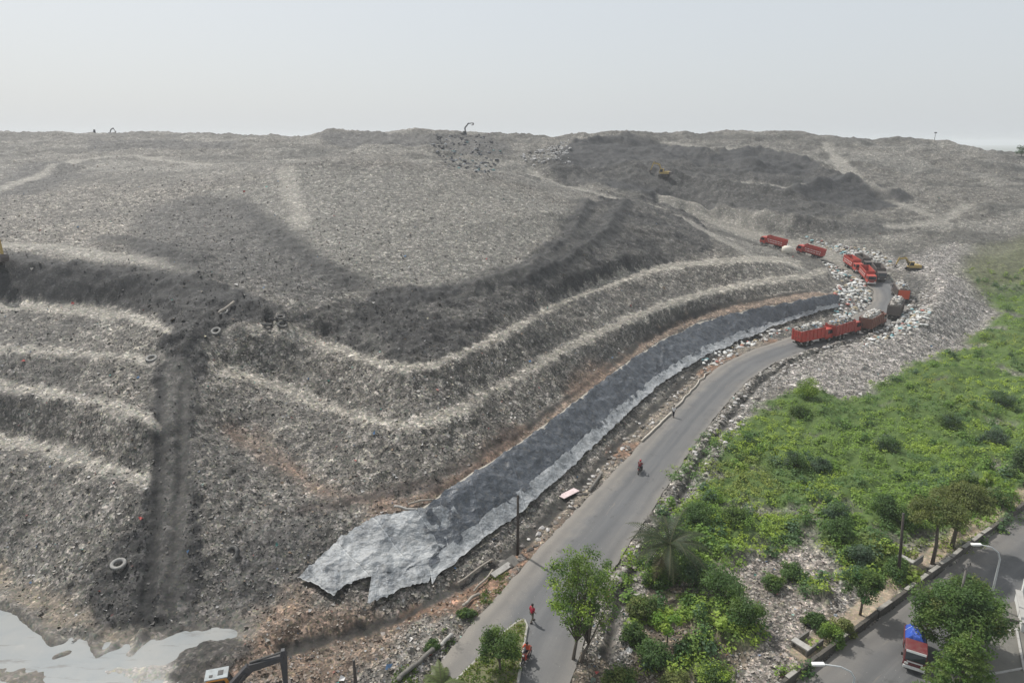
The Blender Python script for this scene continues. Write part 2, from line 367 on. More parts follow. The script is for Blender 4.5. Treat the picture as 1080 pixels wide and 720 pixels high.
P_green = [GP(p) for p in ([(1020,285),(1035,268),(1085,252),(1160,252),(1160,470),(1080,528),(1010,580),(950,620),(905,610),(880,590),(850,573),(800,578),(765,590),(735,600),(700,585),(700,545),(722,505),(760,465),(800,425),(850,408),(890,420),(945,404),(1002,374),(1035,350),(1052,322),(1035,300)],
  [(640,735),(650,640),(690,590),(740,600),(770,640),(790,660),(770,735)])]
P_yard = np.array([S0 + rnor * 11, S1 + rnor * 11, S1 + rnor * 60, S0 + rnor * 60])
P_foot = [(845,690),(880,665),(905,648),(940,618),(975,590),(990,582),(1040,548),(1080,520)]

def cover(x, y):
    """colour rgb + sparkle, roughness amplitude of the ground at world x, y"""
    n1, n2, n3 = fbm(x / 9, y / 9, 3, 4), fbm(x / 2.2, y / 2.2, 11, 3), fbm(x / 38, y / 38, 23, 4)
    c = np.empty(x.shape + (4,)); c[...] = (.198, .182, .161, 1.)
    amp = np.full(x.shape, 1.)
    def blend(m, rgb, sp=1., a=None):
        nonlocal c, amp
        m = np.clip(m, 0, 1)[..., None]; c = c * (1 - m) + np.array((*rgb, sp)) * m
        if a is not None: amp = amp * (1 - m[..., 0]) + a * m[..., 0]
    blend(sstep(.42, .72, n3) * .7, (.105, .1, .094), .8)
    blend(sstep(.5, .7, n1) * .4, (.26, .235, .205), 1)
    blend(sstep(.5, .64, fbm((x + y * .4) / 2.6, (y - x * .4) / 13, 101, 4)) * .45, (.085, .08, .073), .8)
    blend(sstep(.56, .68, fbm((x - y * .3) / 3.2, y / 9, 103, 4)) * .45, (.27, .25, .222), .9)
    far = sstep(150, 190, y)
    blend(far * .55, (.15, .141, .125), .7)
    blend(far * sstep(.5, .62, fbm(x / 22, y / 10, 71, 4)) * .6, (.075, .073, .066), .6)
    blend(far * sstep(.55, .68, fbm(x / 16, y / 9, 73, 4)) * .55, (.27, .255, .23), .7)
    blend(inside(P_hill, x, y, 3, warp=3) * .75, (.205, .195, .175), .75, .8)
    for p in P_mid: blend(inside(p, x, y, 3, warp=4) * .8, (.085, .082, .079), .8)
    for i_, p in enumerate(P_dark): blend(inside(p, x, y, *((.35, 30, 1.6) if i_ == 0 else (.45, 30, 2.6))) * (.72 + .4 * n1), (.043, .042, .042), .8, 1.35)
    blend(inside(P_dark[2], x, y, 2, warp=3) * (.2 + .5 * n1), (.10, .096, .09), .6, 1.)
    blend(inside(P_dark[1], x, y, 2, warp=3) * sstep(.45, .6, fbm(x / 6, y / 5, 77, 4)) * .7, (.12, .113, .104), .7)
    for p in P_face: blend(inside(p, x, y, 1.5, warp=3) * .85, (.044, .044, .046), .45, 1.1)  # tier faces turned from the sun: their shade is put into the colour
    for p in P_white: blend(inside(p, x, y, 2, warp=3) * (.75 + .25 * n2), (.33, .305, .285), 1.25, 1.05)
    for l in P_pale_road: blend(along(GP(l), x, y, 1.9, 1.2, 1.2) * .85, (.29, .27, .24), .5, .5)
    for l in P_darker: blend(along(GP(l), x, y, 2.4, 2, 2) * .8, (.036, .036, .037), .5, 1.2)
    for l in P_ruts: blend(along(GP(l), x, y, .6, .15, .15) * .95, (.02, .02, .02), .5, .6)
    for l in P_tracks: blend(along(GP(l), x, y, .6, .5, .3) * .45, (.13, .122, .112), .3, .5)
    ln = [np.array([WZ(*q)[:2] for q in p]) for p in (A_OUT, B_OUT)]; li = [np.array([WZ(*q)[:2] for q in p]) for p in (A_IN, B_IN)]
    ln[1], li[1] = ln[1][1:], li[1][1:]
    for a, b in zip(ln, li): blend(inside(np.concatenate([a, b[::-1]]), x, y, .35, warp=.8) * (.5 + .6 * n2), (.37, .34, .295), .65, .35)
    for p, z, w in BENCH:
        a = np.array([WZ(q[0], q[1], z)[:2] for q in p]); b = np.array([WZ(q[0], q[1] - w, z + .2)[:2] for q in p])
        blend(inside(np.concatenate([a, b[::-1]]), x, y, .35, warp=.8) * (.5 + .6 * n2), (.37, .342, .3), .65, .35)
    for a, b in zip(ln, li): blend(along((a + b) / 2 + .25, x, y, .22, .15, .35) * .5, (.17, .155, .135), .5)
    cin = np.array([WZ(*q)[:2] for q in C_IN]); cot = np.array([WZ(*q)[:2] for q in TARP_T[1:]])
    blend(inside(np.concatenate([cin[4:], cot[::-1]]), x, y, .5, warp=.8) * .8, (.25, .18, .135), .7, .5)
    blend(along(cin[5:], x, y, .45, .3, .5) * .9, (.04, .037, .034), .4, .7)  # dark line for the shade under the overhang, also painted
    for l in P_red: blend(along(GP(l), x, y, 1.2, 1.2, 1.6) * (.25 + .75 * n2), (.20, .135, .1), .6, .7)
    blend(inside(P_redtri, x, y, 1.2, warp=2) * (.55 + .4 * n2), (.22, .15, .105), .8, .7)
    blend(inside(P_verge, x, y, .8, warp=1) * .9, (.22, .185, .148), .75, .35)
    blend(inside(P_verge, x, y, .8, warp=1) * sstep(.42, .58, n1) * .8, (.215, .12, .075), .6, .35)
    blend(inside(track_poly, x, y, 1.2, warp=2) * .85, (.27, .25, .22), .45, .3)
    wet = inside(P_water, x, y, 1.5, warp=1.5)
    blend(wet * .9, (.17, .155, .135), .3, .35)
    blend(inside(GP([(105,700),(150,690),(190,700),(200,725),(120,740),(90,715)]), x, y, 1, warp=1.5) * .8, (.42, .40, .37), .3, .5)
    blend(inside(GP([(-60,590),(0,600),(50,625),(85,640),(120,665),(160,668),(110,678),(70,665),(0,622)]), x, y, .8, warp=1) * .7, (.26, .215, .165), .5, .4)
    blend(inside(GP([(186,700),(205,678),(228,664),(250,674),(262,688),(250,705),(222,725),(195,722)]), x, y, .6, warp=1.2) * .9, (.062, .058, .054), .8, 1.1)
    blend(along(GP([(318,535),(350,535),(400,519),(450,511),(500,484),(540,456)]), x, y, .7, .6, .8) * .75, (.05, .037, .032), .5, 1.)  # brown shading of the overhang above the bench, put into the ground colour
    low = sstep(6, -6, x * 0 + (y - 95)) * sstep(-4, 12, x - (y - 40) * .55)
    g = np.zeros(x.shape)
    for i_, p in enumerate(P_green): g = np.maximum(g, inside(p, x, y, 1.5, warp=3.5) * (1 if i_ == 0 else sstep(.47, .56, fbm(x / 3.5, y / 3.5, 47, 4))))
    g = np.maximum(g, inside(P_white[2], x, y, 1, warp=2) * sstep(.6, .68, fbm(x / 2.6, y / 2.6, 43, 4)) * .9)
    g = g * (1 - .75 * sstep(150, 185, y + 25 * (n1 - .5)))
    sparse = sstep(.66, .78, fbm(x / 5, y / 5, 41, 4))
    blend(inside(GP([(590,740),(625,660),(660,590),(700,560),(760,590),(900,650),(840,740)]), x, y, 1, warp=2), (.19, .155, .115), .9, .6)
    blend(g * (1 - .8 * sparse), (.075, .12, .025), .15, 1.0)
    for p in P_white[2:4]: blend(inside(p, x, y, 1.0, warp=2.5) * .9 * (1 - g), (.30, .265, .235), .9, .7)
    fl = GP([(1015,285),(1040,262),(1085,245),(1160,245),(1160,300),(1060,305),(1030,315)])
    blend(inside(fl, x, y, 3, warp=4) * .6, (.12, .125, .055), .5)
    for l, w in ((DITCH, .55),): blend(along(W2(l), x, y, w, .3, .5) * .92, (.03, .029, .027), .3, .8)
    rr = W2(ROAD_R)[2:18]; off = np.array([[.75, -.5]])
    blend(along(rr + off * 1.1, x, y, 1.0, .4, .5) * .75, (.24, .225, .2), 1.2, 1.3)
    blend(along(rr + off * 2.3, x, y, .5, .3, .4) * .9, (.032, .03, .028), .3, .6)
    blend(along(rr + off * 3.4, x, y, .8, .4, .5) * .7, (.33, .31, .29), 1.2, .8)
    blend(along(GP(P_foot), x, y, .75, .25, .3) * .95, (.36, .29, .215), .25, .15)
    yd = sstep(-.3, .3, (x - rl0[0]) * rnor[0] + (y - rl0[1]) * rnor[1] - 7.6)
    blend(yd, (.13, .125, .085), .5, .3)
    out = sstep(420, 520, np.hypot(x, y)); blend(out, (.09, .10, .06), .2)
    return c, amp, g * (1 - .8 * sparse), wet

def shape(x, y):
    """height of the finished ground"""
    z = zs(x, y); c, amp, g, wet = cover(x, y)
    n = (fbm(x / 5.5, y / 5.5, 5, 3) - .5) * .6 + (fbm(x / 1.5, y / 1.5, 6, 3) - .5) * .62 + (fbm(x / .55, y / .55, 8, 2) - .5) * .4
    far = sstep(150, 260, y); n = n * (1 + .5 * far) + far * ((fbm(x / 15, y / 15, 9, 3) - .5) * 4.5 + (1 - np.abs(2 * fbm(x / 9, y / 6, 10, 3) - 1)) ** 3 * 1.1)
    z = z + n * amp * .8 + np.clip((amp - 1.08) / .25, 0, 1) * ((1 - np.abs(2 * fbm(x / 4.2 + .3 * y / 4.2, y / 2.4, 111, 3) - 1)) ** 2 - .5) * 1.0 * (.6 + .9 * far)
    z = z + g * (2.2 * np.maximum(0, fbm(x / 3.4, y / 3.4, 31, 3) - .38) + .5 * fbm(x / 1.1, y / 1.1, 33, 2))
    for l in P_ruts: z = z - along(GP(l), x, y, .3, .5, .2) * .28
    for l, s, w in P_mud: z = z + along(GP(l), x, y, .12, w, .6) * s
    for l, s, w in P_tiers: z = z + along(GP(l), x, y, .3, w, 2.5) * s
    for l in P_darker[2:4]: z = z + along(GP(l), x, y, .2, 2.6, 1.5) * 1.6
    for l, s, w in (((W2(ROAD_R)[2:18] + np.array([[.75, -.5]]) * 1.1), .55, .9), ((W2(ROAD_R)[2:18] + np.array([[.75, -.5]]) * 2.3), -.4, .7), (cIN, .35, .6)): z = z + along(l, x, y, .15, w, .3) * s
    m = inside(road_poly, x, y, .45); z = z * (1 - m) + (zs(x, y) - .18) * m
    m = inside(side_poly, x, y, .3); z = z * (1 - m) - .18 * m
    yd = sstep(-.3, .3, (x - rl0[0]) * rnor[0] + (y - rl0[1]) * rnor[1] - 7.6)
    z = z * (1 - yd) + (.1 + .08 * n) * yd
    for p in (tarp_dark, tarp_pale): m = inside(p, x, y, .5); z = z * (1 - m) + (zs(x, y) - .25) * m
    return z, c
cIN = np.array([WZ(*q)[:2] for q in C_IN])[5:]

th = np.linspace(R(-58), R(58), 860); rho = np.exp(np.arange(math.log(21), math.log(520), .0036))
rho = np.concatenate([rho, np.exp(np.linspace(math.log(530), math.log(9000), 40))])
T, Rr = np.meshgrid(th, rho); X, Y = Rr * np.sin(T), Rr * np.cos(T)
Z, Ccol = shape(X, Y)
Z = np.where(Rr > 470, np.minimum(Z, 4) * 1., Z)
Z = Z * (1 - sstep(480, 700, Rr)) + 1.0 * sstep(480, 700, Rr)
V = np.stack([X, Y, Z], -1).reshape(-1, 3)

k = NT('ground_cover'); a = k.attr(); vec = k.coord()
w1 = k.voro(vec, 5.2); w2 = k.voro(vec, 1.7); 
s1 = k.new('ShaderNodeSeparateColor'); k.l(w1, s1.inputs[0]); s2 = k.new('ShaderNodeSeparateColor'); k.l(w2, s2.inputs[0])
f1 = k.ramp(s1.outputs[0], [(0, .3), (.45, .7), (.8, 1.05), (.93, 1.5), (1, 1.7)])
f2 = k.ramp(s2.outputs[0], [(0, .4), (.5, .82), (.85, 1.18), (1, 1.9)])
f = k.mix(1., f1, f2, 'MULTIPLY')
ns = k.ramp(k.noise(vec, .9, 5, .7), [(.3, .6), (.7, 1.4)])
f = k.mix(1., f, ns, 'MULTIPLY')
f = k.mix(a.outputs['Alpha'], (1, 1, 1), f)
tint = k.mix(k.math('MULTIPLY', s1.outputs[1], .22), (1, 1, 1), w1, 'MIX')
base = k.mix(1., k.mix(1., a.outputs['Color'], f, 'MULTIPLY'), tint, 'MULTIPLY')
k.l(base, k.b.inputs['Base Color']); k.b.inputs['Roughness'].default_value = .8; k.b.inputs['Specular IOR Level'].default_value = .35
k.bump(k.mix(.5, s1.outputs[2], k.noise(vec, 2.2, 4, .7)), .9, .16)
GROUND_M = k.m
g = link('terrain', np_mesh('terrain', V, grid_quads(len(rho), len(th)), Ccol.reshape(-1, 4), True), GROUND_M); tag(g, kind='structure')

# ------------------------------------------------------------------ ribbons laid on the ground
def resample(P, n):
    P = np.asarray(P, float); s = np.concatenate([[0], np.cumsum(np.linalg.norm(np.diff(P[:, :2], axis=0), axis=1))]); t = np.linspace(0, s[-1], n)
    Q = np.stack([np.interp(t, s, P[:, i]) for i in range(P.shape[1])], 1)
    for _ in range(max(1, n // 150)):
        Q[1:-1] = (Q[:-2] + 2 * Q[1:-1] + Q[2:]) / 4
    return Q
def ribbon(name, L, Rt, n, m, mat, lift=.02, jag=0, wr=0, follow=True, parent=None, seed=0, thick=0, edge_raise=0):
    A, B = resample(L, n), resample(Rt, n); u = np.linspace(0, 1, m)[None, :, None]
    if jag:
        s = np.linspace(0, n * .35, n); d = B - A; ln = np.linalg.norm(d[:, :2], axis=1)[:, None]
        A = A + d / ln * ((fbm(s, s * 0 + seed, 61, 4) - .5) * 2 * jag)[:, None]; B = B + d / ln * ((fbm(s, s * 0 + seed + 40, 62, 4) - .5) * 2 * jag)[:, None]
    P = A[:, None] * (1 - u) + B[:, None] * u
    X, Y = P[..., 0], P[..., 1]
    Zr = zs(X, Y) if follow else P[..., 2]
    Zr = Zr + lift
    if wr:
        d = (B - A).mean(0)[:2]; d /= np.linalg.norm(d); q = X * d[0] + Y * d[1]; p = -X * d[1] + Y * d[0]
        w = 1 - np.abs(2 * fbm(p / 2.6 + 1.8 * fbm(X / 4, Y / 4, 65 + seed, 3), q / 6, 66 + seed, 3) - 1)
        w2 = 1 - np.abs(2 * fbm(p / 3.5 + q / 4, q / 2.6 - p / 5, 68 + seed, 3) - 1)
        Zr = Zr + wr * (w ** 3 * .8 + w2 ** 4 * .6 + .8 * fbm(X / .5, Y / .5, 69, 2) * .4)
    c = np.zeros((n, m, 4)); c[..., 0] = np.linspace(0, 1, n)[:, None]; c[..., 1] = np.linspace(0, 1, m)[None]; c[..., 3] = 1
    V = np.stack([X, Y, Zr], -1).reshape(-1, 3)
    o = link(name, np_mesh(name, V, grid_quads(n, m), c.reshape(-1, 4), True), mat, parent)
    if thick:
        s = o.modifiers.new('s', 'SOLIDIFY'); s.thickness = thick; s.offset = -1
    return o
def road_mat(name, dust_l, dust_r, base=(.098, .103, .11)):
    k = NT(name); a = k.attr(); v = k.coord(); s = k.new('ShaderNodeSeparateColor'); k.l(a.outputs['Color'], s.inputs[0])
    n = k.noise(v, .35, 5, .65); nf = k.noise(v, 9, 4, .7)
    w = k.math('ADD', s.outputs[1], k.math('MULTIPLY', k.math('SUBTRACT', n, .5), .38))
    d = k.ramp(w, [(.0, dust_l), (.17, dust_l * .7), (.33, .12), (.6, .05), (.82, dust_r * .4), (1., dust_r)])
    c = k.mix(k.ramp(k.noise(v, .12, 4), [(.35, 0.), (.7, .6)]), base, tuple(q * .72 for q in base))
    c = k.mix(d, c, (.27, .24, .2))
    st = k.new('ShaderNodeCombineXYZ'); k.l(k.math('MULTIPLY', s.outputs[0], 9.), st.inputs[0]); k.l(k.math('MULTIPLY', s.outputs[1], 9.), st.inputs[1])
    c = k.mix(k.ramp(k.noise(st.outputs[0], 1.2, 4, .6), [(.45, 0.), (.75, .35)]), c, (.2, .195, .185))
    ct = k.math('ABSOLUTE', k.math('SUBTRACT', k.math('FRACT', k.math('MULTIPLY', s.outputs[1], 4.)), .5)); c = k.mix(k.math('MULTIPLY', k.ramp(ct, [(.05, .5), (.3, 0.)]), k.noise(v, .25, 4)), c, (.05, .052, .055))
    c = k.mix(k.ramp(k.noise(v, .55, 5, .7), [(.6, 0.), (.68, .55)]), c, (.055, .052, .048)); c = k.mix(k.ramp(k.noise(st.outputs[0], .8, 5, .75), [(.62, 0.), (.7, .5)]), c, (.27, .23, .18))
    c = k.mix(k.ramp(nf, [(.3, .25), (.7, 0.)]), c, (.07, .07, .07))
    sp = k.voro(v, 2.2, 'Distance'); c = k.mix(k.ramp(sp, [(.035, .7), (.06, 0.)]), c, (.5, .48, .44))
    k.l(c, k.b.inputs['Base Color']); k.b.inputs['Roughness'].default_value = .78; k.bump(nf, .3, .02)
    return k.m
ROADM = road_mat('asphalt', .75, .5)
o = ribbon('road', np.array([WZ(*p) for p in ROAD_L[:20]]), np.array([WZ(*p) for p in ROAD_R[:20]]), 420, 14, ROADM, .03, jag=.22, seed=3); tag(o, kind='structure')
o = ribbon('side_road', np.array([[*(S0 + rdir * 160 * t), 0] for t in np.linspace(0, 1, 9)]), np.array([[*(S0 + rdir * 160 * t + rnor * 7.6), 0] for t in np.linspace(0, 1, 9)]), 260, 12, road_mat('asphalt_patched', .5, .8, (.09, .093, .097)), .0, jag=.2, follow=False, seed=9); tag(o, kind='structure')

def plastic(name, c1, c2, rough, stain, seams=17.):
    k = NT(name); v = k.coord(); n = k.noise(v, .35, 5, .65); n2 = k.noise(v, 1.9, 6, .75)
    c = k.mix(k.ramp(n, [(.4, 0.), (.62, 1.)]), c1, c2)
    c = k.mix(k.ramp(n2, [(.5, 0.), (.72, .8)]), c, stain)
    k.l(c, k.b.inputs['Base Color']); sa = k.new('ShaderNodeSeparateColor'); k.l(k.attr().outputs['Color'], sa.inputs[0]); fr = k.math('FRACT', k.math('MULTIPLY', sa.outputs[0], seams)); c = k.mix(k.ramp(fr, [(.0, .28), (.014, .22), (.02, 0.)]), c, tuple(min(1, 1.9 * q) for q in c2)); c = k.mix(k.ramp(fr, [(.03, 0.), (.035, .5), (.05, 0.)]), c, tuple(.4 * q for q in c1)); w_ = k.math('ABSOLUTE', k.math('SUBTRACT', k.noise(v, .8, 4, .6), .5)); c = k.mix(k.ramp(w_, [(0., .55), (.035, 0.)]), c, tuple(min(1, 2.3 * q) for q in c1)); k.l(c, k.b.inputs['Base Color']); k.l(k.ramp(n2, [(.3, rough), (.7, rough + .25)]), k.b.inputs['Roughness'])
    st = k.new('ShaderNodeMapping'); st.inputs['Rotation'].default_value = (0, 0, -.6); st.inputs['Scale'].default_value = (.8, 1.1, 1); k.l(v, st.inputs[0])
    k.bump(k.noise(st.outputs[0], 1.0, 5, .6), .7, .7); return k.m
TP = np.array([WZ(*p) for p in TARP_T]); TB = np.array([WZ(*p) for p in TARP_B])
DK = plastic('black_plastic', (.045, .052, .062), (.092, .102, .117), .32, (.17, .16, .145)); PL = plastic('grey_plastic', (.20, .21, .218), (.37, .378, .38), .36, (.17, .165, .16))
t = empty('tarpaulin', tuple(TB[5]), 0, 'long black plastic sheet covering the lower slope beside the haul road', 'tarpaulin')
def rel(o, p): o.parent = p; o.matrix_parent_inverse = Matrix.Translation(-Vector(p.location)); return o
body_b = np.array(TB[1:]) + (np.array([TP[i + 3] if i + 3 < len(TP) else TP[-1] for i in range(len(TB) - 1)]) * 0)
Q_T, Q_B = resample(TP[3:], 12), resample(TB[1:], 12)
rel(ribbon('sheet', Q_T, Q_B + (Q_T - Q_B) * .16, 420, 44, DK, .06, jag=.2, wr=.42, seed=1), t)
foot0 = Q_B + (Q_T - Q_B) * .25; foot1 = Q_B + (Q_B - Q_T) * .04
rel(ribbon('foot_strip', foot0, foot1, 360, 14, PL, .34, jag=.3, wr=.25, seed=2), t)
rel(ribbon('edge_strip', Q_T + (Q_T - Q_B) * .05, Q_T + (Q_B - Q_T) * .045, 360, 5, paint('pale_hem', (.42, .39, .33), .7), .14, jag=.12, wr=.12, seed=4), t)
PLE = plastic('weathered_plastic', (.13, .14, .15), (.40, .41, .41), .36, (.13, .125, .115), 4.)
PT = np.array([G(*p) for p in [(314,612),(342,586),(372,561),(398,547),(430,543),(452,540),(475,532)]]); PB = np.array([G(*p) for p in [(352,633),(366,620),(392,612),(420,608),(450,596),(470,580),(492,560)]])
pt = empty('tarpaulin', tuple(PB[3]), 0, 'weathered pale grey plastic sheet spread at the lower end of the black one', 'tarpaulin')
rel(ribbon('sheet', PT, PB, 150, 44, PLE, .14, jag=.16, wr=.4, seed=5), pt)
PB2 = np.array([G(*p) for p in [(388,640),(408,634),(428,622),(452,618),(456,608)]]); PT2 = np.array([G(*p) for p in [(392,612),(410,596),(430,588),(445,584),(462,580)]])
rel(ribbon('torn_flap', PT2, PB2, 90, 30, PLE, .22, jag=.16, wr=.28, seed=6), pt)

# ------------------------------------------------------------------ leachate pool
k = NT('murky_water'); v = k.coord(); n = k.noise(v, .22, 5, .65)
k.l(k.mix(k.ramp(n, [(.4, 0.), (.65, 1.)]), (.20, .22, .225), (.27, .275, .262)), k.b.inputs['Base Color']); 
mp = k.new('ShaderNodeMapping'); mp.inputs['Rotation'].default_value = (0, 0, .5); mp.inputs['Scale'].default_value = (.25, 1.2, 1); k.l(v, mp.inputs[0]); sc_ = k.noise(mp.outputs[0], .8, 6, .72)
cw = k.mix(k.ramp(n, [(.4, 0.), (.65, 1.)]), (.19, .208, .212), (.235, .24, .23)); cw = k.mix(k.ramp(sc_, [(.56, 0.), (.66, .75)]), cw, (.11, .105, .095)); cw = k.mix(k.ramp(k.noise(v, .5, 5, .7), [(.62, 0.), (.7, .3)]), cw, (.30, .292, .272)); k.l(cw, k.b.inputs['Base Color'])
k.b.inputs['Roughness'].default_value = .22; k.bump(sc_, .15, .05)
w = np.array([[-95, 22], [-4, 22], [-4, 55], [-95, 75]])
gx, gy = np.meshgrid(np.linspace(0, 1, 60), np.linspace(28, 62, 40)); gx = -75 * (1 - gx) + gx * (WZ(268, 668, 0)[0] + .25 * (gy - 46)); V = np.stack([gx, gy, gx * 0], -1).reshape(-1, 3)
tag(link('water', np_mesh('water', V, grid_quads(40, 60)), k.m), kind='structure')

# ---- daylight, air
SUN_EL, SUN_AZ = R(52), R(-42)          # azimuth from +Y, clockwise: the sun stands ahead of the camera to the left
wd = bpy.data.worlds.new('World'); SC.world = wd; wd.use_nodes = True; nt = wd.node_tree; bg = nt.nodes['Background']
sky = nt.nodes.new('ShaderNodeTexSky'); sky.sky_type = 'NISHITA'; sky.sun_disc = False; sky.sun_elevation = SUN_EL; sky.sun_rotation = SUN_AZ
sky.air_density = 1.; sky.dust_density = 4.; sky.ozone_density = 1.5; sky.altitude = 30
hs = nt.nodes.new('ShaderNodeMix'); hs.data_type = 'RGBA'; hs.inputs[0].default_value = .8
nt.links.new(sky.outputs[0], hs.inputs[6]); hs.inputs[7].default_value = (5.6, 5.9, 6.12, 1)
nt.links.new(hs.outputs[2], bg.inputs[0]); bg.inputs[1].default_value = .11
sd = bpy.data.lights.new('sun', 'SUN'); so = bpy.data.objects.new('sun', sd); COL.objects.link(so)
sd.energy = 3.6; sd.angle = R(1.2); sd.color = (1, .965, .91)
D = Vector((math.sin(SUN_AZ) * math.cos(SUN_EL), math.cos(SUN_AZ) * math.cos(SUN_EL), math.sin(SUN_EL)))
so.rotation_euler = D.to_track_quat('Z', 'Y').to_euler(); so.location = (0, 0, 120)
hz = MB().box((0, 3500, 26.5), (20000, 15000, 58)).build('haze', None); tag(hz, kind='stuff')
hm = bpy.data.materials.new('hazy_air'); hm.use_nodes = True; hn = hm.node_tree; hn.nodes.remove(hn.nodes['Principled BSDF'])
pv = hn.nodes.new('ShaderNodeVolumePrincipled'); pv.inputs['Color'].default_value = (.93, .96, 1., 1); pv.inputs['Density'].default_value = .0003; pv.inputs['Anisotropy'].default_value = .3
hn.links.new(pv.outputs[0], hn.nodes['Material Output'].inputs['Volume']); hz.data.materials.append(hm)
SC.view_settings.view_transform = 'Standard'; SC.view_settings.look = 'None'; SC.view_settings.exposure = .22; SC.view_settings.gamma = 1
SC.cycles.max_bounces = 6; SC.cycles.volume_bounces = 1; SC.cycles.use_denoising = True
# ------------------------------------------------------------------ leaves, litter
def foliage(name, trans=.4, rough=.55):
    k = NT(name); a = k.attr(); k.l(a.outputs['Color'], k.b.inputs['Base Color']); k.b.inputs['Roughness'].default_value = rough; k.b.inputs['Specular IOR Level'].default_value = .3
    tr = k.new('ShaderNodeBsdfTranslucent'); k.l(k.mix(1., a.outputs['Color'], (1.25, 1.3, .6), 'MULTIPLY'), tr.inputs[0])
    mx = k.new('ShaderNodeMixShader'); mx.inputs[0].default_value = trans; k.l(k.b.outputs[0], mx.inputs[1]); k.l(tr.outputs[0], mx.inputs[2]); k.l(mx.outputs[0], k.out.inputs[0]); return k.m
LEAF = foliage('leaf')
k = NT('litter'); a = k.attr(); k.l(a.outputs['Color'], k.b.inputs['Base Color']); k.b.inputs['Roughness'].default_value = .75; k.b.inputs['Specular IOR Level'].default_value = .25; LIT = k.m
k = NT('bark'); v = k.coord(); k.l(k.mix(k.noise(v, 6, 4), (.06, .048, .036), (.13, .11, .09)), k.b.inputs['Base Color']); k.b.inputs['Roughness'].default_value = .9; BARK = k.m

def quads(C, S, N, col, asp=1.0, bend=.25):
    """leaf-like folded quads: centres C, half sizes S, normals N"""
    n = len(C); r = rng.normal(size=(n, 3)); N = N / np.linalg.norm(N, axis=1)[:, None]
    u = np.cross(N, r); u /= np.linalg.norm(u, axis=1)[:, None] + 1e-9; v = np.cross(N, u)
    S = np.asarray(S)[:, None]; asp = np.asarray(asp); asp = asp[:, None] if asp.ndim else asp
    P = np.stack([C - u * S * asp, C - v * S + N * S * bend, C + u * S * asp, C + v * S + N * S * bend], 1).reshape(-1, 3)
    Q = np.arange(4 * n).reshape(n, 4)
    return P, Q, np.repeat(np.concatenate([col, np.ones((n, 1))], 1), 4, 0)
def scatter(n, mask, r0=36, r1=380, tmax=46):
    t = rng.uniform(-R(tmax), R(tmax), n); r = np.exp(rng.uniform(math.log(r0), math.log(r1), n)); x, y = r * np.sin(t), r * np.cos(t)
    keep = mask(x, y) > rng.random(n); return x[keep], y[keep]
def height(x, y):
    """height on the finished terrain mesh"""
    u = np.clip((np.arctan2(x, y) - th[0]) / (th[1] - th[0]), 0, len(th) - 1.001); v = np.clip((np.log(np.hypot(x, y)) - math.log(21)) / .0036, 0, 880)
    a, b = v.astype(int), u.astype(int); fa, fb = v - a, u - b
    return (Z[a, b] * (1 - fb) + Z[a, b + 1] * fb) * (1 - fa) + (Z[a + 1, b] * (1 - fb) + Z[a + 1, b + 1] * fb) * fa
def Hp(p): return float(height(np.array([p[0]]), np.array([p[1]]))[0])

# loose litter lying all over the dump
PAL = np.array([(.20,.19,.17),(.28,.265,.24),(.45,.43,.41),(.62,.61,.60),(.05,.05,.05),(.09,.085,.08),(.24,.18,.13),(.33,.30,.25),(.10,.18,.30),(.35,.08,.07),(.12,.30,.26),(.55,.5,.35)])
PW = np.array([.24,.2,.1,.035,.14,.12,.08,.08,.008,.006,.005,.008]); PW /= PW.sum()
def lit_mask(x, y):
    c, amp, g, wet = cover(x, y); m = (c[..., 3] - .45) * 1.2 * (1 - g) * (1 - wet)
    for p in (road_poly, side_poly, tarp_dark, tarp_pale): m = m * (1 - inside(p, x, y, .3))
    return m * (1 - sstep(-.3, .3, (x - rl0[0]) * rnor[0] + (y - rl0[1]) * rnor[1]))
x, y = scatter(340000, lit_mask)
n = len(x); C = np.stack([x, y, height(x, y) + .04], 1); sz = np.clip(rng.lognormal(-2.55, .45, n), .045, .26)
Nn = rng.normal(size=(n, 3)) * .55 + np.array([0, -.15, 1.]); cl = PAL[rng.choice(len(PAL), n, p=PW)] * rng.uniform(.75, 1.25, (n, 1))
cc, _, _, _ = cover(x, y); lum = cc[:, :3].mean(1); cl = cl * np.clip(lum / .18, .4, 1.3)[:, None]; cl = cl * .5 + .5 * cc[:, :3] * rng.uniform(.6, 1.8, (n, 1))
tag(link('litter', np_mesh('litter', *quads(C, sz, Nn, np.clip(cl, 0, .85), rng.uniform(.5, 1.3, n))), LIT), kind='stuff')

x, y = scatter(11000, lit_mask); n = len(x); C = np.stack([x, y, height(x, y) + .1], 1); Nn = rng.normal(size=(n, 3)) * .6 + np.array([0, -.1, 1.])
PW2 = np.array([.2,.2,.1,.05,.08,.1,.1,.1,.03,.03,.02,.03]); PW2 /= PW2.sum(); cl = PAL[rng.choice(len(PAL), n, p=PW2)] * rng.uniform(.6, 1.1, (n, 1))
tag(link('litter', np_mesh('litter', *quads(C, np.clip(rng.lognormal(-1.9, .4, n), .1, .36), Nn, cl, rng.uniform(.3, 1.2, n), .5)), LIT), kind='stuff')
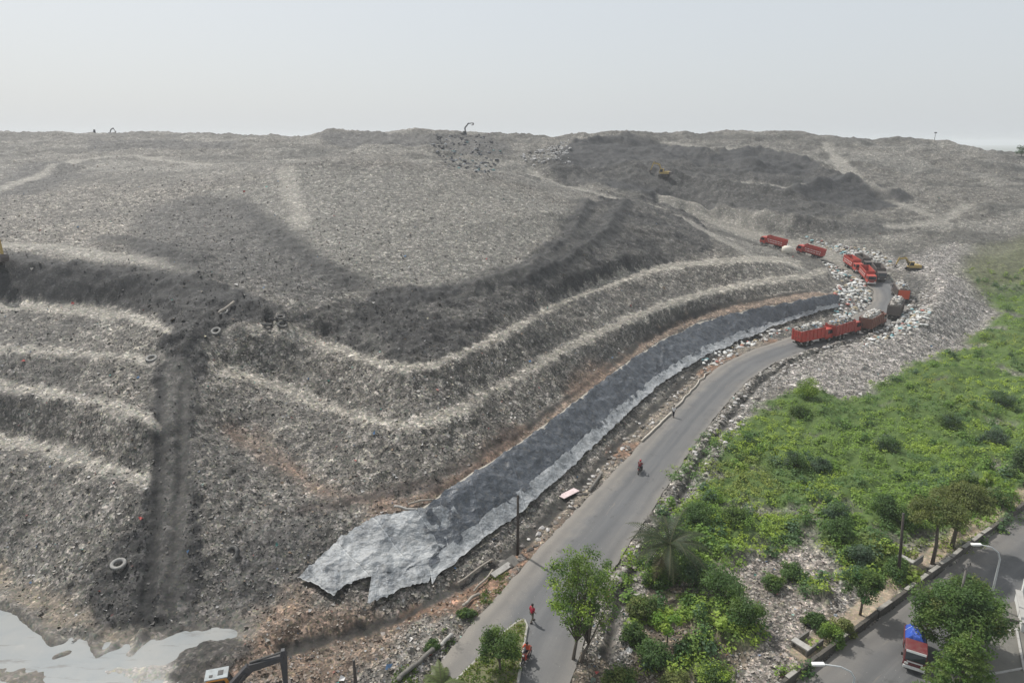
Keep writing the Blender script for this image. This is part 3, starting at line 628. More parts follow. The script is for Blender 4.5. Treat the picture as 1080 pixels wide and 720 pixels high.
# lumps: rubbish bags and broken rubble
def lumps(name, x, y, s0, s1, pal, pw, mat=LIT, flat=.7):
    bm = bmesh.new(); bmesh.ops.create_icosphere(bm, subdivisions=1, radius=1); B = np.array([v.co[:] for v in bm.verts]); Fc = np.array([[v.index for v in f.verts] for f in bm.faces]); bm.free()
    n = len(x); m = len(B); s = rng.uniform(s0, s1, n); P = B[None] * (1 + rng.uniform(-.3, .3, (n, m, 1))) * s[:, None, None] * np.stack([rng.uniform(.7, 1.4, n), rng.uniform(.7, 1.3, n), np.full(n, flat)], 1)[:, None]
    a = rng.uniform(0, 6.28, n); ca, sa = np.cos(a)[:, None], np.sin(a)[:, None]
    P = np.stack([P[..., 0] * ca - P[..., 1] * sa, P[..., 0] * sa + P[..., 1] * ca, P[..., 2]], -1)
    P = P + np.stack([x, y, height(x, y) + s * .25], 1)[:, None]
    F = (Fc[None] + (np.arange(n) * m)[:, None, None]).reshape(-1, 3)
    c = np.array(pal)[rng.choice(len(pal), n, p=np.array(pw) / sum(pw))] * rng.uniform(.8, 1.15, (n, 1)); c = np.repeat(np.concatenate([c, np.ones((n, 1))], 1), m, 0)
    return tag(link(name, np_mesh(name, P.reshape(-1, 3), F, c), mat), kind='stuff')
def fill(n, poly, soft=.6, dens=None):
    P = np.asarray(poly); x = rng.uniform(P[:, 0].min(), P[:, 0].max(), n); y = rng.uniform(P[:, 1].min(), P[:, 1].max(), n)
    k = inside(P, x, y, soft) > rng.random(n)
    k &= inside(road_poly, x, y, .3) < .5
    return x[k], y[k]
def strip(n, line, w):
    P = resample(np.c_[line, np.zeros(len(line))], 400)[:, :2]; k = rng.integers(0, 400, n); return P[k, 0] + rng.normal(0, w, n), P[k, 1] + rng.normal(0, w, n)
BAGS = [(.62,.62,.60),(.50,.49,.46),(.30,.28,.25),(.06,.06,.06),(.20,.36,.38),(.36,.30,.2),(.4,.16,.13)]; BW = [30,25,18,12,5,6,3]
parts = [fill(1500, P_white[4]), fill(900, P_white[5]), fill(500, GP([(948,318),(962,322),(978,345),(950,352),(938,340)])), fill(900, GP([(925,345),(955,330),(985,328),(960,352),(910,366)])), fill(900, GP([(840,250),(880,258),(930,268),(945,282),(915,278),(870,262)])), fill(350, GP([(866,275),(895,288),(915,300),(905,305),(880,295)]))]
x = np.concatenate([p[0] for p in parts]); y = np.concatenate([p[1] for p in parts]); k = inside(road_poly, x, y, .3) < .5
lumps('rubbish', x[k], y[k], .14, .5, BAGS, BW)
rr_ = W2(ROAD_R)[3:18]
x1, y1 = strip(550, rr_ + np.array([.75, -.5]) * 1.2, .3); x2, y2 = strip(500, rr_ + np.array([.75, -.5]) * 3.4, .5); x3, y3 = strip(220, W2(DITCH[2:]) + np.array([.9, -.5]), .5); x4, y4 = fill(160, P_verge)
x, y = np.concatenate([x1, x2, x3, x4]), np.concatenate([y1, y2, y3, y4]); k = inside(road_poly, x, y, .2) < .3
lumps('rubble', x[k], y[k], .1, .36, [(.36,.34,.31),(.22,.2,.18),(.11,.1,.09),(.48,.46,.44)], [3, 4, 3, 1.5])

# ------------------------------------------------------------------ green cover on the right
G1, G2, G3, G4 = np.array((.30,.39,.062)), np.array((.19,.29,.055)), np.array((.11,.19,.065)), np.array((.24,.25,.075))
def green_mask(x, y): return cover(x, y)[2] * .95
x, y = scatter(52000, green_mask, 38, 220)
def tufts(x, y, m, rad, hgt, leaf, col):
    n = len(x); z = height(x, y)
    d = rng.normal(size=(n, m, 3)); d /= np.linalg.norm(d, axis=2, keepdims=True); d[..., 2] = np.abs(d[..., 2]); d *= rng.random((n, m, 1)) ** .4
    C = np.stack([x, y, z], 1)[:, None] + d * np.stack([rad, rad, hgt], 1)[:, None]
    N = d + np.array([0, 0, .7]) + rng.normal(size=d.shape) * .35
    s = np.repeat(leaf, m) * rng.uniform(.6, 1.3, n * m); c = np.repeat(col, m, 0) * rng.uniform(.75, 1.3, (n * m, 1))
    return quads(C.reshape(-1, 3), s, N.reshape(-1, 3), c, .6)
def green_col(x, y):
    a, b, e = fbm(x / 9, y / 9, 201, 4), fbm(x / 3.5, y / 3.5, 203, 3), fbm(x / 14, y / 14, 207, 3)
    t = sstep(.42, .6, a * .6 + b * .4)[:, None]; u = sstep(.54, .66, b)[:, None]; w = sstep(.55, .68, e)[:, None]
    c = G2 * (1 - t) + G1 * t; c = c * (1 - u) + G3 * u; return c * (1 - w * .6) + G4 * w * .6
hh = rng.uniform(.25, .6, len(x)) * (.7 + 1.2 * fbm(x / 4, y / 4, 209, 3))
x2, y2 = scatter(7000, green_mask, 38, 220); k2 = fbm(x2 / 10, y2 / 10, 221, 3) > .46; x2, y2 = x2[k2], y2[k2]
BB = np.array([(.065,.125,.045),(.095,.16,.085),(.09,.17,.045),(.15,.25,.05),(.24,.33,.06)])[rng.integers(0, 5, len(x2))]
bush = tufts(x2, y2, 80, rng.uniform(.5, 1.1, len(x2)), rng.uniform(.7, 1.5, len(x2)), rng.uniform(.1, .2, len(x2)), BB)
tag(link('shrubbery', np_mesh('shrubbery', *bush), LEAF), kind='stuff')
tag(link('undergrowth', np_mesh('undergrowth', *tufts(x, y, 15, rng.uniform(.35, .75, len(x)), hh, rng.uniform(.075, .18, len(x)), green_col(x, y))), LEAF), kind='stuff')

# ------------------------------------------------------------------ trees and shrubs
def base_at(p): g = G(*p); return np.array([g[0], g[1], Hp(g)])
def rise(b, ytop, dy=0):                # height above b whose top shows at photo row ytop
    d = ray(540, ytop); return CAM_H + d[2] * (b[1] + dy) / d[1] - b[2]
def leaf_obj(name, clumps, per, leaf, pal, parent, asp=.55, spread=1., droop=0., flat=.72):
    """clumps [(x,y,z,r)] -> leafy mesh"""
    Cs, Ns, Ss, Cl = [], [], [], []
    for cx, cy, cz, r in clumps:
        d = rng.normal(size=(per, 3)); d /= np.linalg.norm(d, axis=1)[:, None]; q = d * (rng.random((per, 1)) ** .45) * r * np.array([1, 1, flat]) * spread
        Cs.append(q + (cx, cy, cz)); Ns.append(d * .8 + np.array([0, 0, .8 - droop]) + rng.normal(size=(per, 3)) * .5); Ss.append(leaf * rng.uniform(.6, 1.3, per))
        t = rng.random(); i = int(rng.integers(0, len(pal))); c = np.array(pal[i]); Cl.append(np.tile(c, (per, 1)) * rng.uniform(.7, 1.35, (per, 1)))
    me = np_mesh(name, *quads(np.concatenate(Cs), np.concatenate(Ss), np.concatenate(Ns), np.concatenate(Cl), asp))
    return link(name, me, LEAF, parent)
def shell(n, c, rad, zmin=-.4, inner=.55):
    out = []
    while len(out) < n:
        d = rng.normal(size=3); d /= np.linalg.norm(d)
        if d[2] < zmin: continue
        f = rng.uniform(inner, 1); out.append((c[0] + d[0] * f * rad[0], c[1] + d[1] * f * rad[1], c[2] + d[2] * f * rad[2]))
    return out
def tree(name, label, cat, b, h, rad, cz, pal, clumps=40, per=90, cr=.8, leaf=.16, trunk=.18, fork=.35, lean=(0, 0), trunks=1, group=None, asp=.55, zmin=-.4, limbs=9, inner=.5):
    t = empty(name, tuple(b), 0, label, cat, group)
    cen = (lean[0], lean[1], cz); cs = shell(clumps, cen, rad, zmin, inner)
    leaf_obj('crown', [(*c, cr * rng.uniform(.65, 1.25)) for c in cs], per, leaf, pal, t, asp)
    for q in range(trunks):
        m = MB(); ox = (q * .55, q * -.35); f = Vector((lean[0] * .5 + ox[0] * 1.6, lean[1] * .5 + ox[1], cz * fork + (cz - rad[2]) * .35))
        m.tube([(ox[0], ox[1], -.3), (ox[0] * 1.1 + lean[0] * .15 + .04, ox[1] + .03, f.z * .5), f], [trunk * 1.25, trunk, trunk * .8], 9)
        for i in range(limbs):
            c = Vector(cs[(i * 3 + q) % len(cs)]); mid = f.lerp(c, .5) + Vector((rng.normal() * .15, rng.normal() * .15, .1 * h * .2))
            m.tube([f, mid, c], [trunk * .5, trunk * .3, trunk * .1], 5)
        m.build('trunk', BARK, t, True)
    return t
LIME, MIDG, DARKG, OLIVE, BLUEG = [(.24,.33,.05),(.17,.26,.042),(.10,.17,.035)], [(.075,.13,.032),(.11,.17,.036),(.05,.095,.025)], [(.08,.145,.042),(.105,.175,.048),(.065,.12,.038)], [(.14,.165,.05),(.11,.14,.042),(.17,.19,.06)], [(.08,.13,.075),(.06,.105,.06),(.105,.15,.10)]

b = base_at((604, 695)); b[2] -= .05
tree('roadside_tree', 'tall open-crowned roadside tree with two trunks beside the haul road fork', 'tree', b, 9.9, (3.3, 3.1, 3.6), 6.2, MIDG[:2] + LIME + DARKG[:1], 130, 85, .66, .09, .13, .14, (.55, .3), 2, limbs=24, inner=.3, zmin=-.85)
b = base_at((703, 681)); tree('sapling', 'small lime green sapling among dark scrub right of the haul road', 'tree', b, 3.4, (.95, .95, .9), 2.2, LIME[:2] + [(.12, .22, .03)], 16, 70, .45, .13, .06, .4)
b = base_at((527, 708)); tree('median_tree', 'round dark green tree on the grassy island between the road lanes', 'tree', b, 4, (1.45, 1.5, 1.35), 2.4, MIDG, 44, 120, .5, .085, .1, .3)
b = base_at((907, 648)); tree('wall_tree', 'round-crowned green tree growing behind the low wall beside the footpath', 'tree', b, 4.2, (1.55, 1.5, 1.45), 2.75, MIDG + [(.05,.12,.035)], 50, 130, .5, .085, .1, .35)
b = base_at((983, 595)); tree('umbrella_tree', 'olive flat-topped tree by the wall, nearer of the pair at the footpath', 'tree', b, 6.5, (2.6, 2.2, 1.3), 5.0, OLIVE + MIDG[:1], 110, 150, .62, .09, .15, .5, (.1, .6), zmin=-.25, limbs=12)
b = base_at((1003, 579)); tree('umbrella_tree', 'olive flat-topped tree by the wall, farther of the pair at the footpath', 'tree', b, 6.4, (2.5, 2.2, 1.4), 4.8, OLIVE, 110, 150, .62, .09, .17, .5, (.6, .6), zmin=-.25, limbs=12)
b = base_at((1007, 690)); tree('spreading_tree', 'broad dark green bushy tree with drooping bare twigs between side road and yard', 'tree', b, 6.8, (3.3, 2.7, 2.9), 3.8, DARKG + MIDG[:2] + OLIVE[:1], 190, 160, .75, .1, .2, .4, (-.1, .2), zmin=-.7, limbs=16)
tb = np.array([*WZ(1006, 752, 0)[:2], 0.1])
t = empty('layered_conifer', tuple(tb), 0, 'bright green tree with flat layered branches at the bottom edge of the side road', 'tree')
hc = rise(tb, 664); cl = []
for L in range(9):
    zz = hc * (.22 + .085 * L); rr = 2.7 * (1 - L / 9.2) + .25; m = int(6 + rr * 7)
    for q in range(m):
        an = 6.283 * q / m + L * .7 + rng.normal() * .15; f = rng.uniform(.35, 1.); cl.append((rr * f * math.cos(an), rr * f * math.sin(an), zz - .25 * f * rr * .5 + rng.normal() * .1, .42))
leaf_obj('crown', cl, 70, .11, [(.10,.17,.035),(.075,.14,.03),(.13,.19,.045)], t, .4, flat=.3)
MB().tube([(0, 0, -.3), (.03, 0, hc * .5), (0, 0, hc * .97)], [.2, .13, .03], 9).build('trunk', BARK, t, True)
b = base_at((1079, 516)); tree('rounded_tree', 'dense rounded grey-green tree cut by the right edge of the photo', 'tree', b, 5, (1.9, 1.7, 2.0), 2.9, [(.06,.10,.04),(.075,.115,.045)], 44, 80, .62, .12, .12, .3, zmin=-.8)
b = base_at((1036, 527)); tree('columnar_tree', 'slim lime green columnar tree standing in the scrub', 'tree', b, 3.6, (.55, .55, 1.6), 1.9, LIME[:1] + [(.11,.19,.035)], 22, 70, .34, .1, .07, .3, zmin=-1)
b = base_at((1077, 166)); tree('distant_tree', 'tiny bluish tree on the skyline at the right edge', 'tree', b, 5, (2.3, 2.0, 2.0), 2.5, BLUEG, 16, 40, .9, .3, .15, .3, zmin=-1)

# palm
def palm(name, label, b, h, fl, n, cat='palm', droop=1.0, w=.5, pal=((.04,.06,.025),(.06,.07,.03),(.12,.09,.05)), tr=.28, up=.75):
    t = empty(name, tuple(b), 0, label, cat)
    MB().tube([(0, 0, -.3), (.05, 0, h * .5), (0, 0, h)], [tr * 1.2, tr, tr * .9], 10).build('trunk', BARK, t, True)
    P, Q, Cc = [], [], []; nv = 0
    for i in range(n):
        az = 6.283 * i / n * 1.0 + rng.normal() * .12; e0 = rng.uniform(-.15, 1.2) * up; L = fl * rng.uniform(.8, 1.1); c = np.array(pal[0] if e0 > .25 else pal[int(rng.integers(0, len(pal)))])
        pos = np.array([0, 0, h]); el = e0; st = 12
        for s in range(st):
            dv = np.array([math.cos(az) * math.cos(el), math.sin(az) * math.cos(el), math.sin(el)]); nx = pos + dv * L / st; sd_ = np.array([-math.sin(az), math.cos(az), 0]); el -= droop * (.08 + .1 * s / st)
            ww = w * math.sin(math.pi * min(1, (s + 1.2) / (st + .5))) + .05
            for sg in (-1, 1):
                for qq in range(2):
                    p0 = pos + (nx - pos) * qq / 2; tip = p0 + dv * ww * .55 + sd_ * sg * ww - np.array([0, 0, .28 * ww])
                    wv = dv * .06
                    P += [p0 - wv, p0 + wv, tip + wv * .3, tip - wv * .3]; Q.append([nv, nv + 1, nv + 2, nv + 3]); nv += 4
                    Cc += [(*(c * rng.uniform(.75, 1.3)), 1)] * 4
            wv = sd_ * .03; P += [pos - wv, pos + wv, nx + wv, nx - wv]; Q.append([nv, nv + 1, nv + 2, nv + 3]); nv += 4; Cc += [(.10, .10, .05, 1)] * 4
            pos = nx
    link('crown', np_mesh('crown', P, Q, Cc), LEAF, t); return t
b = base_at((704, 607)); palm('palm_tree', 'dusty grey-green palm with drooping brown lower fronds beside the haul road', b, 2.9, 4.4, 30, 'palm', .85, .62)
b = base_at((466, 724)); palm('young_palm', 'young spiky palm at the bottom edge near the road island', b, .4, 1.9, 22, 'palm', .7, .3, ((.11,.14,.05),(.09,.12,.04)), .1)

def shrub(p, w, h, pal, label, name='shrub', per=100, leaf=.09):
    b = base_at(p); t = empty(name, tuple(b), rng.uniform(0, 6), label, 'shrub', 'shrubs growing in the scrub')
    n = int(10 + w * 10); cs = shell(n, (0, 0, h * .42), (w * .5, w * .5, h * .55), -.5, .35)
    leaf_obj('foliage', [(*c, .27 * (w * h * w) ** .33 * rng.uniform(.7, 1.2)) for c in cs], per, leaf, pal, t)
    m = MB()
    for i in range(5): m.tube([(0, 0, -.2), tuple(np.array(cs[i]) * .55), cs[i]], [.05, .035, .015], 5)
    m.build('stem', BARK, t, True)
SHR = [((876,678),1.7,1.7,LIME[1:]+MIDG[:1],'clipped round green bush behind the low wall'),((889,669),1.7,1.4,OLIVE,'olive bush touching the clipped round bush behind the wall'),
 ((943,612),2.2,2.0,DARKG,'dark bush at the foot of the utility pole by the footpath'),((1052,540),2.6,1.6,OLIVE+DARKG[:1],'low brownish bush beside the far end of the low wall'),
 ((852,422),3.4,3.0,LIME,'bright bush at the top left corner of the green field'),((843,440),2.6,2.2,MIDG,'mid green bush just below the bright bush at the field corner'),
 ((838,497),2.6,2.0,DARKG+BLUEG,'dark shrub in the middle of the green field'),((865,500),2.0,1.7,BLUEG,'grey-green shrub next to the dark shrub mid field'),
 ((735,560),3.0,2.2,DARKG,'dark shrub just right of the dusty palm'),((775,560),2.6,1.8,MIDG,'mid green shrub above the pale rubbish patch'),
 ((884,577),2.4,2.4,DARKG,'dark shrub on the upper right rim of the pale rubbish patch'),((905,598),2.2,1.8,BLUEG,'greyish shrub behind the round-crowned tree at the wall'),
 ((930,548),2.6,2.2,DARKG,'dark shrub left of the olive flat-topped trees'),((955,555),2.6,2.4,MIDG+DARKG,'green shrub beside the utility pole top'),
 ((880,552),2.4,2.0,DARKG+BLUEG,'dark blotchy shrub below the lime strip of the field'),((935,478),2.6,2.2,DARKG+BLUEG,'dark shrub in the upper right part of the field'),
 ((1000,455),3.0,2.0,BLUEG+MIDG,'blue-green shrub above the small stony clearing'),((1048,470),3.0,2.0,BLUEG,'blue-green shrub left of the dense rounded tree'),
 ((1055,430),3.2,2.2,DARKG+BLUEG,'dark shrub near the right edge of the field'),((1020,520),2.6,2.0,MIDG,'green shrub beside the slim lime columnar tree'),
 ((833,610),2.2,1.5,DARKG,'low dark shrub on the upper part of the pale rubbish patch'),((815,620),1.8,1.3,DARKG+MIDG,'small low shrub on the left part of the pale rubbish patch'),
 ((860,660),1.9,1.0,MIDG,'flat green shrub on the lower part of the pale rubbish patch'),((762,640),3.2,2.6,DARKG,'large dark shrub below left of the pale rubbish patch'),
 ((785,665),2.8,2.2,DARKG+MIDG,'dark shrub at the edge of the gully by the pale rubbish'),((735,620),3.0,2.6,DARKG+BLUEG,'dark shrub between the palm and the lime sapling'),
 ((690,618),1.9,1.9,MIDG+LIME[1:],'green shrub in front of the palm trunk'),((676,650),2.2,1.7,MIDG+OLIVE,'olive shrub right of the tall roadside tree'),
 ((668,676),2.0,1.5,MIDG,'leafy shrub right of the tall roadside tree trunks'),((655,724),2.4,1.6,OLIVE+MIDG,'wide shrub at the bottom edge right of the roadside tree'),
 ((712,726),2.2,1.2,OLIVE,'olive shrub at the bottom edge below the lime sapling'),((752,725),2.8,2.0,MIDG+LIME[:1],'bright shrub at the bottom edge beside the rubbish patch'),
 ((690,700),2.4,1.8,DARKG,'dark shrub at the foot of the lime sapling'),((538,690),1.4,1.0,LIME[1:],'low bright bush at the tip of the grassy road island'),
 ((492,650),1.3,.5,MIDG,'low green bush on the verge left of the road'),((455,682),1.5,.45,MIDG,'spreading green bush on the verge above the bottom edge')]
for p, w, h, pal, lab in SHR: shrub(p, w, h, pal, lab)
# ------------------------------------------------------------------ vehicles (built once along +x, z up; then copied)
RED = paint('red_paint', (.33, .032, .028), .55, 0, .6); RED = paint('red_paint_dusty', (.42, .042, .03), .55, 0, .7, (.24, .14, .1), 1.6); RED2 = paint('faded_red_paint', (.33, .05, .04), .55, 0, .6); BROWN = paint('rust_brown_paint', (.17, .065, .045), .65, 0, .6); GREYP = paint('dark_grey_steel', (.10, .085, .08), .6, 0, .5)
BLK = paint('black_rubber', (.02, .02, .02), .8, 0, .5); STEEL = paint('chassis_steel', (.05, .05, .05), .6, 0, .4); WHT = paint('white_paint', (.7, .7, .68), .5, 0, .2); RIM = paint('rim_grey', (.25, .25, .25), .5, .3, .4)
k = NT('glass_dark'); k.b.inputs['Base Color'].default_value = (.02, .025, .03, 1); k.b.inputs['Roughness'].default_value = .08; GLASS = k.m
k = NT('lamp_glass'); k.b.inputs['Base Color'].default_value = (.75, .75, .7, 1); k.b.inputs['Roughness'].default_value = .15; LAMP = k.m
YEL = paint('yellow_paint', (.42, .30, .09), .55, 0, .5); ORG = paint('orange_yellow_paint', (.60, .27, .05), .45, 0, .25); ROOFG = paint('roof_grey', (.30, .33, .34), .6, 0, .5)

def wheel(p, r, w, x, y, parent_mat=BLK):
    m = MB(); m.tube([(x, y - w / 2, r), (x, y - w / 2 + .05, r), (x, y + w / 2 - .05, r), (x, y + w / 2, r)], [r * .9, r, r, r * .9], 18)
    o = m.build('wheel', BLK, p, False)
    s = 1 if y > 0 else -1
    MB().tube([(x, y + s * (w / 2 - .04), r), (x, y + s * (w / 2 + .015), r), (x, y + s * (w / 2 + .03), r)], [r * .55, r * .55, r * .2], 14).build('rim', RIM, o); return o
def dump_truck(label, paintm, loaded=True, side_marks=False, green_front=False):
    t = empty('dump_truck', (0, 0, 0), 0, label, 'truck', 'dump trucks queueing on the haul road')
    m = MB(); [m.box((-.1, s * .42, .95), (8.2, .16, .26)) for s in (-1, 1)]; [m.box((x, 0, .93), (.16, .84, .18)) for x in (-3.8, -2, 0, 2, 3.4)]; m.box((1.35, .95, .78), (.95, .5, .5), bev=.05); m.box((1.35, -.95, .78), (.95, .5, .5), bev=.05); m.box((-4.15, 0, .7), (.1, 2.2, .2)); m.build('chassis', STEEL, t)
    # open steel body with posts
    L0, L1, z0, z1, hw = -4.35, 1.75, 1.2, 3.25, 1.2
    m = MB(); m.box(((L0 + L1) / 2, 0, z0 + .05), (L1 - L0, 2 * hw, .1)); d = .07
    for s in (-1, 1):
        m.box(((L0 + L1) / 2, s * hw, (z0 + z1) / 2), (L1 - L0, d, z1 - z0)); m.box(((L0 + L1) / 2, s * (hw + .04), z1), (L1 - L0 + .1, .14, .12)); m.box(((L0 + L1) / 2, s * (hw + .04), z0 + .1), (L1 - L0, .12, .14))
        for i in range(7): m.box((L0 + .1 + i * (L1 - L0 - .2) / 6, s * (hw + .075), (z0 + z1) / 2), (.12, .09, z1 - z0 - .2))
    m.box((L1, 0, (z0 + z1) / 2 + .12), (d, 2 * hw - .08, z1 - z0 + .25)); m.build('bed', paintm, t)
    m = MB(); m.box((L0 - .02, 0, (z0 + z1) / 2), (.08, 2 * hw - .1, z1 - z0 - .05)); [m.box((L0 - .08, y, (z0 + z1) / 2), (.06, .1, z1 - z0 - .1)) for y in (-.9, -.3, .3, .9)]; m.box((L0 - .08, 0, 2.1), (.06, 2 * hw - .12, .1)); m.build('tailgate', paintm, t)
    if side_marks:
        for s in (-1, 1):
            for r_, zc in enumerate((2.35, 1.75)):
                m = MB(); x = L0 + .55
                while x < L1 - .6:
                    w = rng.uniform(.22, .45); m.box((x + w / 2, s * (hw + .048), zc), (w, .02, .22)); x += w + .14
                m.build('lettering', WHT, t)
    c = MB(); c.prism([(2.0, .75), (4.0, .75), (4.12, 1.0), (4.1, 1.65), (3.82, 2.62), (3.6, 2.72), (2.1, 2.72), (2.0, 2.6)], 2.3); cab = c.build('cab', paintm if not green_front else paintm, t, bevel=.05)
    MB().prism([(4.105, 1.72), (3.855, 2.55), (3.87, 2.57), (4.14, 1.72)], 2.0).build('windscreen', GLASS, cab)
    for s in (-1, 1):
        MB().prism([(2.55, 1.7), (3.85, 1.7), (3.66, 2.45), (2.6, 2.45)], .03, s * 1.155).build('side_window', GLASS, cab)
        MB().box((4.12, s * .85, 1.05), (.06, .34, .2), bev=.02).build('headlight', LAMP, cab)
        MB().box((3.95, s * 1.36, 2.05), (.08, .2, .42), bev=.02).build('mirror', STEEL, cab)
    MB().box((4.16, 0, .72), (.2, 2.35, .3), bev=.04).build('bumper', WHT if side_marks else STEEL, cab); MB().box((4.1, 0, 1.32), (.06, 1.5, .22)).build('grille', STEEL, cab)
    for x in (3.1, -1.55, -2.85):
        for y in (-1.0, 1.0): wheel(t, .5, .32 if x > 0 else .5, x, y * (1.0 if x > 0 else .93))
    return t
def children_of(o): return [c for c in o.children]
def copy_tree(o, parent=None):
    c = o.copy(); COL.objects.link(c); c.parent = parent
    for ch in children_of(o): copy_tree(ch, c)
    return c
def recolour(t, old, new):
    for o in [t] + t.children_recursive:
        if o.type == 'MESH' and o.data.materials and o.data.materials[0] == old:
            o.data = o.data.copy(); o.data.materials[0] = new
def seat(t, p, toward, dz=.05, s=1.):
    """stand a thing on the ground at p, nose towards a second ground point, pitched with the slope"""
    a, b = np.array(p), np.array(toward); d = b[:2] - a[:2]; yaw = math.atan2(d[1], d[0]); u = d / np.linalg.norm(d)
    f = lambda k: max(Hp(a[:2] + u * k), float(zs(*(a[:2] + u * k))))
    z0, z1 = f(-3.2), f(3.2); pit = -math.atan2(z1 - z0, 6.4)
    t.location = (a[0], a[1], (z0 + z1) / 2 + dz); t.rotation_euler = (0, pit, yaw); t.scale = (s, s, s); bpy.context.view_layer.update(); return t
def load(t, label, pal, pw, hump=.55, n=230):
    """heap of rubbish lying in a truck body: lumpy surface carrying bags"""
    x, y = np.meshgrid(np.linspace(-4.26, 1.66, 22), np.linspace(-1.13, 1.13, 12)); e = np.clip(np.minimum(np.minimum(x + 4.26, 1.66 - x) * 1.2, 1.13 - abs(y)) / .6, 0, 1)
    z = 2.9 + .3 * e + hump * e * (.4 + fbm(x / 1.3 + rng.uniform(0, 50), y / 1.3, 301, 3)); V = np.stack([x, y, z], -1).reshape(-1, 3)
    me = np_mesh('heap', V, grid_quads(12, 22), np.tile((.24, .22, .19, 1), (len(V), 1)), False)
    r = empty('rubbish_load', t.location, 0, label, 'rubbish load', 'rubbish loads heaped in the trucks'); r.rotation_euler = t.rotation_euler; r.scale = t.scale
    link('heap', me, LIT, r)
    bm = bmesh.new(); bmesh.ops.create_icosphere(bm, subdivisions=1, radius=1); B = np.array([v.co[:] for v in bm.verts]); Fc = np.array([[v.index for v in f.verts] for f in bm.faces]); bm.free()
    i = rng.integers(0, len(V), n); s = rng.uniform(.1, .3, n); P = B[None] * s[:, None, None] * (1 + rng.uniform(-.35, .35, (n, len(B), 1))) * [1.2, 1.1, .7] + V[i][:, None] + np.stack([rng.normal(0, .12, n), rng.normal(0, .05, n), s * .3], 1)[:, None]
    P[..., 1] = np.clip(P[..., 1], -1.2, 1.2); P[..., 0] = np.clip(P[..., 0], -4.4, 1.7)
    c = np.repeat(np.concatenate([np.array(pal)[rng.choice(len(pal), n, p=np.array(pw) / sum(pw))] * rng.uniform(.8, 1.15, (n, 1)), np.ones((n, 1))], 1), len(B), 0)
    o = link('bags', np_mesh('bags', P.reshape(-1, 3), (Fc[None] + (np.arange(n) * len(B))[:, None, None]).reshape(-1, 3), c), LIT, r); tag(o, kind='stuff')
proto = dump_truck('x', RED); marked = dump_truck('x', RED, side_marks=True)
used = {}
def put(src, label, p, q, colour=None, s=1.):
    t = src if src not in used else copy_tree(src); used[src] = 1
    t['label'] = label
    if colour: recolour(t, RED, colour)
    return seat(t, p, q, s=s)
MIXW = [(.55,.54,.51),(.38,.36,.33),(.22,.2,.18),(.07,.07,.07),(.25,.33,.4),(.4,.3,.2)]
TR = [  # photo spot under the truck, spot its nose points to, label, colour, load palette weights
 (proto, (857,362), (905,351), 'bright red dump truck heaped with pale rubbish, last in the queue nearest the camera', None, [40,20,10,5,2,3], .75),
 (proto, (889,355), (925,343), 'faded red loaded dump truck second from the tail of the queue', RED2, [12,25,20,10,14,14], .6),
 (proto, (920,347), (946,331), 'brown-red dump truck carrying pale rubbish at the bottom of the bend', BROWN, [40,25,14,6,2,6], .7),
 (proto, (944,333), (952,316), 'dark grey dump truck full of grey rubbish climbing the outer bend', GREYP, [16,30,30,14,2,4], .8),
 (proto, (948,315), (940,300), 'dark dump truck with orange-red tailgate at the top of the outer bend', GREYP, [22,30,24,10,2,4], .8)]
trucks = []
for src, a, b_, lab, colr, pw, hump in TR:
    t = put(src, lab, G(*a), G(*b_), colr, .98); trucks.append(t)
    load(t, {0:'pale rubbish heaped in the red truck at the tail of the queue',1:'rubbish with blue and green sheeting in the second red truck',2:'pale rubbish heaped in the brown-red truck',3:'grey rubbish heaped in the dark truck on the outer bend',4:'grey rubbish in the dark truck with the orange tailgate'}[len(trucks) - 1], MIXW, pw, hump)
for ch in trucks[4].children:
    if ch.name.startswith('tailgate'):
        ch.data = ch.data.copy(); ch.data.materials[0] = paint('orange_red_paint', (.55, .09, .04), .5, 0, .3); ch['label'] = 'orange-red tailgate'
put(marked, 'red dump truck with white side lettering, upper of the two just above the bend', G(899, 284), G(911, 292.5), None, .85)
put(marked, 'red dump truck with white windscreen strip coming down into the bend', G(914, 296), G(922, 305), None, .86)
put(proto, 'empty dark dump truck beside the red truck above the bend', G(926, 293), G(931, 300), GREYP, .85)
put(proto, 'dark dump truck half hidden behind the red truck with white lettering', G(910, 281.5), G(921, 289), GREYP, .8)
put(marked, 'red dump truck with white lettering climbing behind the pale sack heap', G(853, 270), G(832, 264), None, .86)
put(marked, 'red dump truck with white lettering highest and farthest up the haul track', G(814, 261), G(797, 255.5), None, .84)
# pale round tank-like sack between the two farthest trucks
b = G(829.5, 268); sk = empty('bulk_sack', (b[0], b[1], Hp(b)), .3, 'big pale bulging sack standing between the two farthest red trucks', 'sack')
m = MB(); m.tube([(0, 0, 0), (0, 0, .15), (0, 0, .8), (0, 0, 1.5), (0, 0, 1.85), (0, 0, 1.95)], [1.0, 1.2, 1.35, 1.3, .8, .3], 18); m.build('sack_body', paint('sack_cloth', (.62, .58, .5), .8, 0, .3), sk, True)
MB().tube([(0, 0, 1.9), (.05, 0, 2.1), (.12, .05, 2.2)], [.16, .12, .2], 10).build('tied_neck', WHT, sk, True)

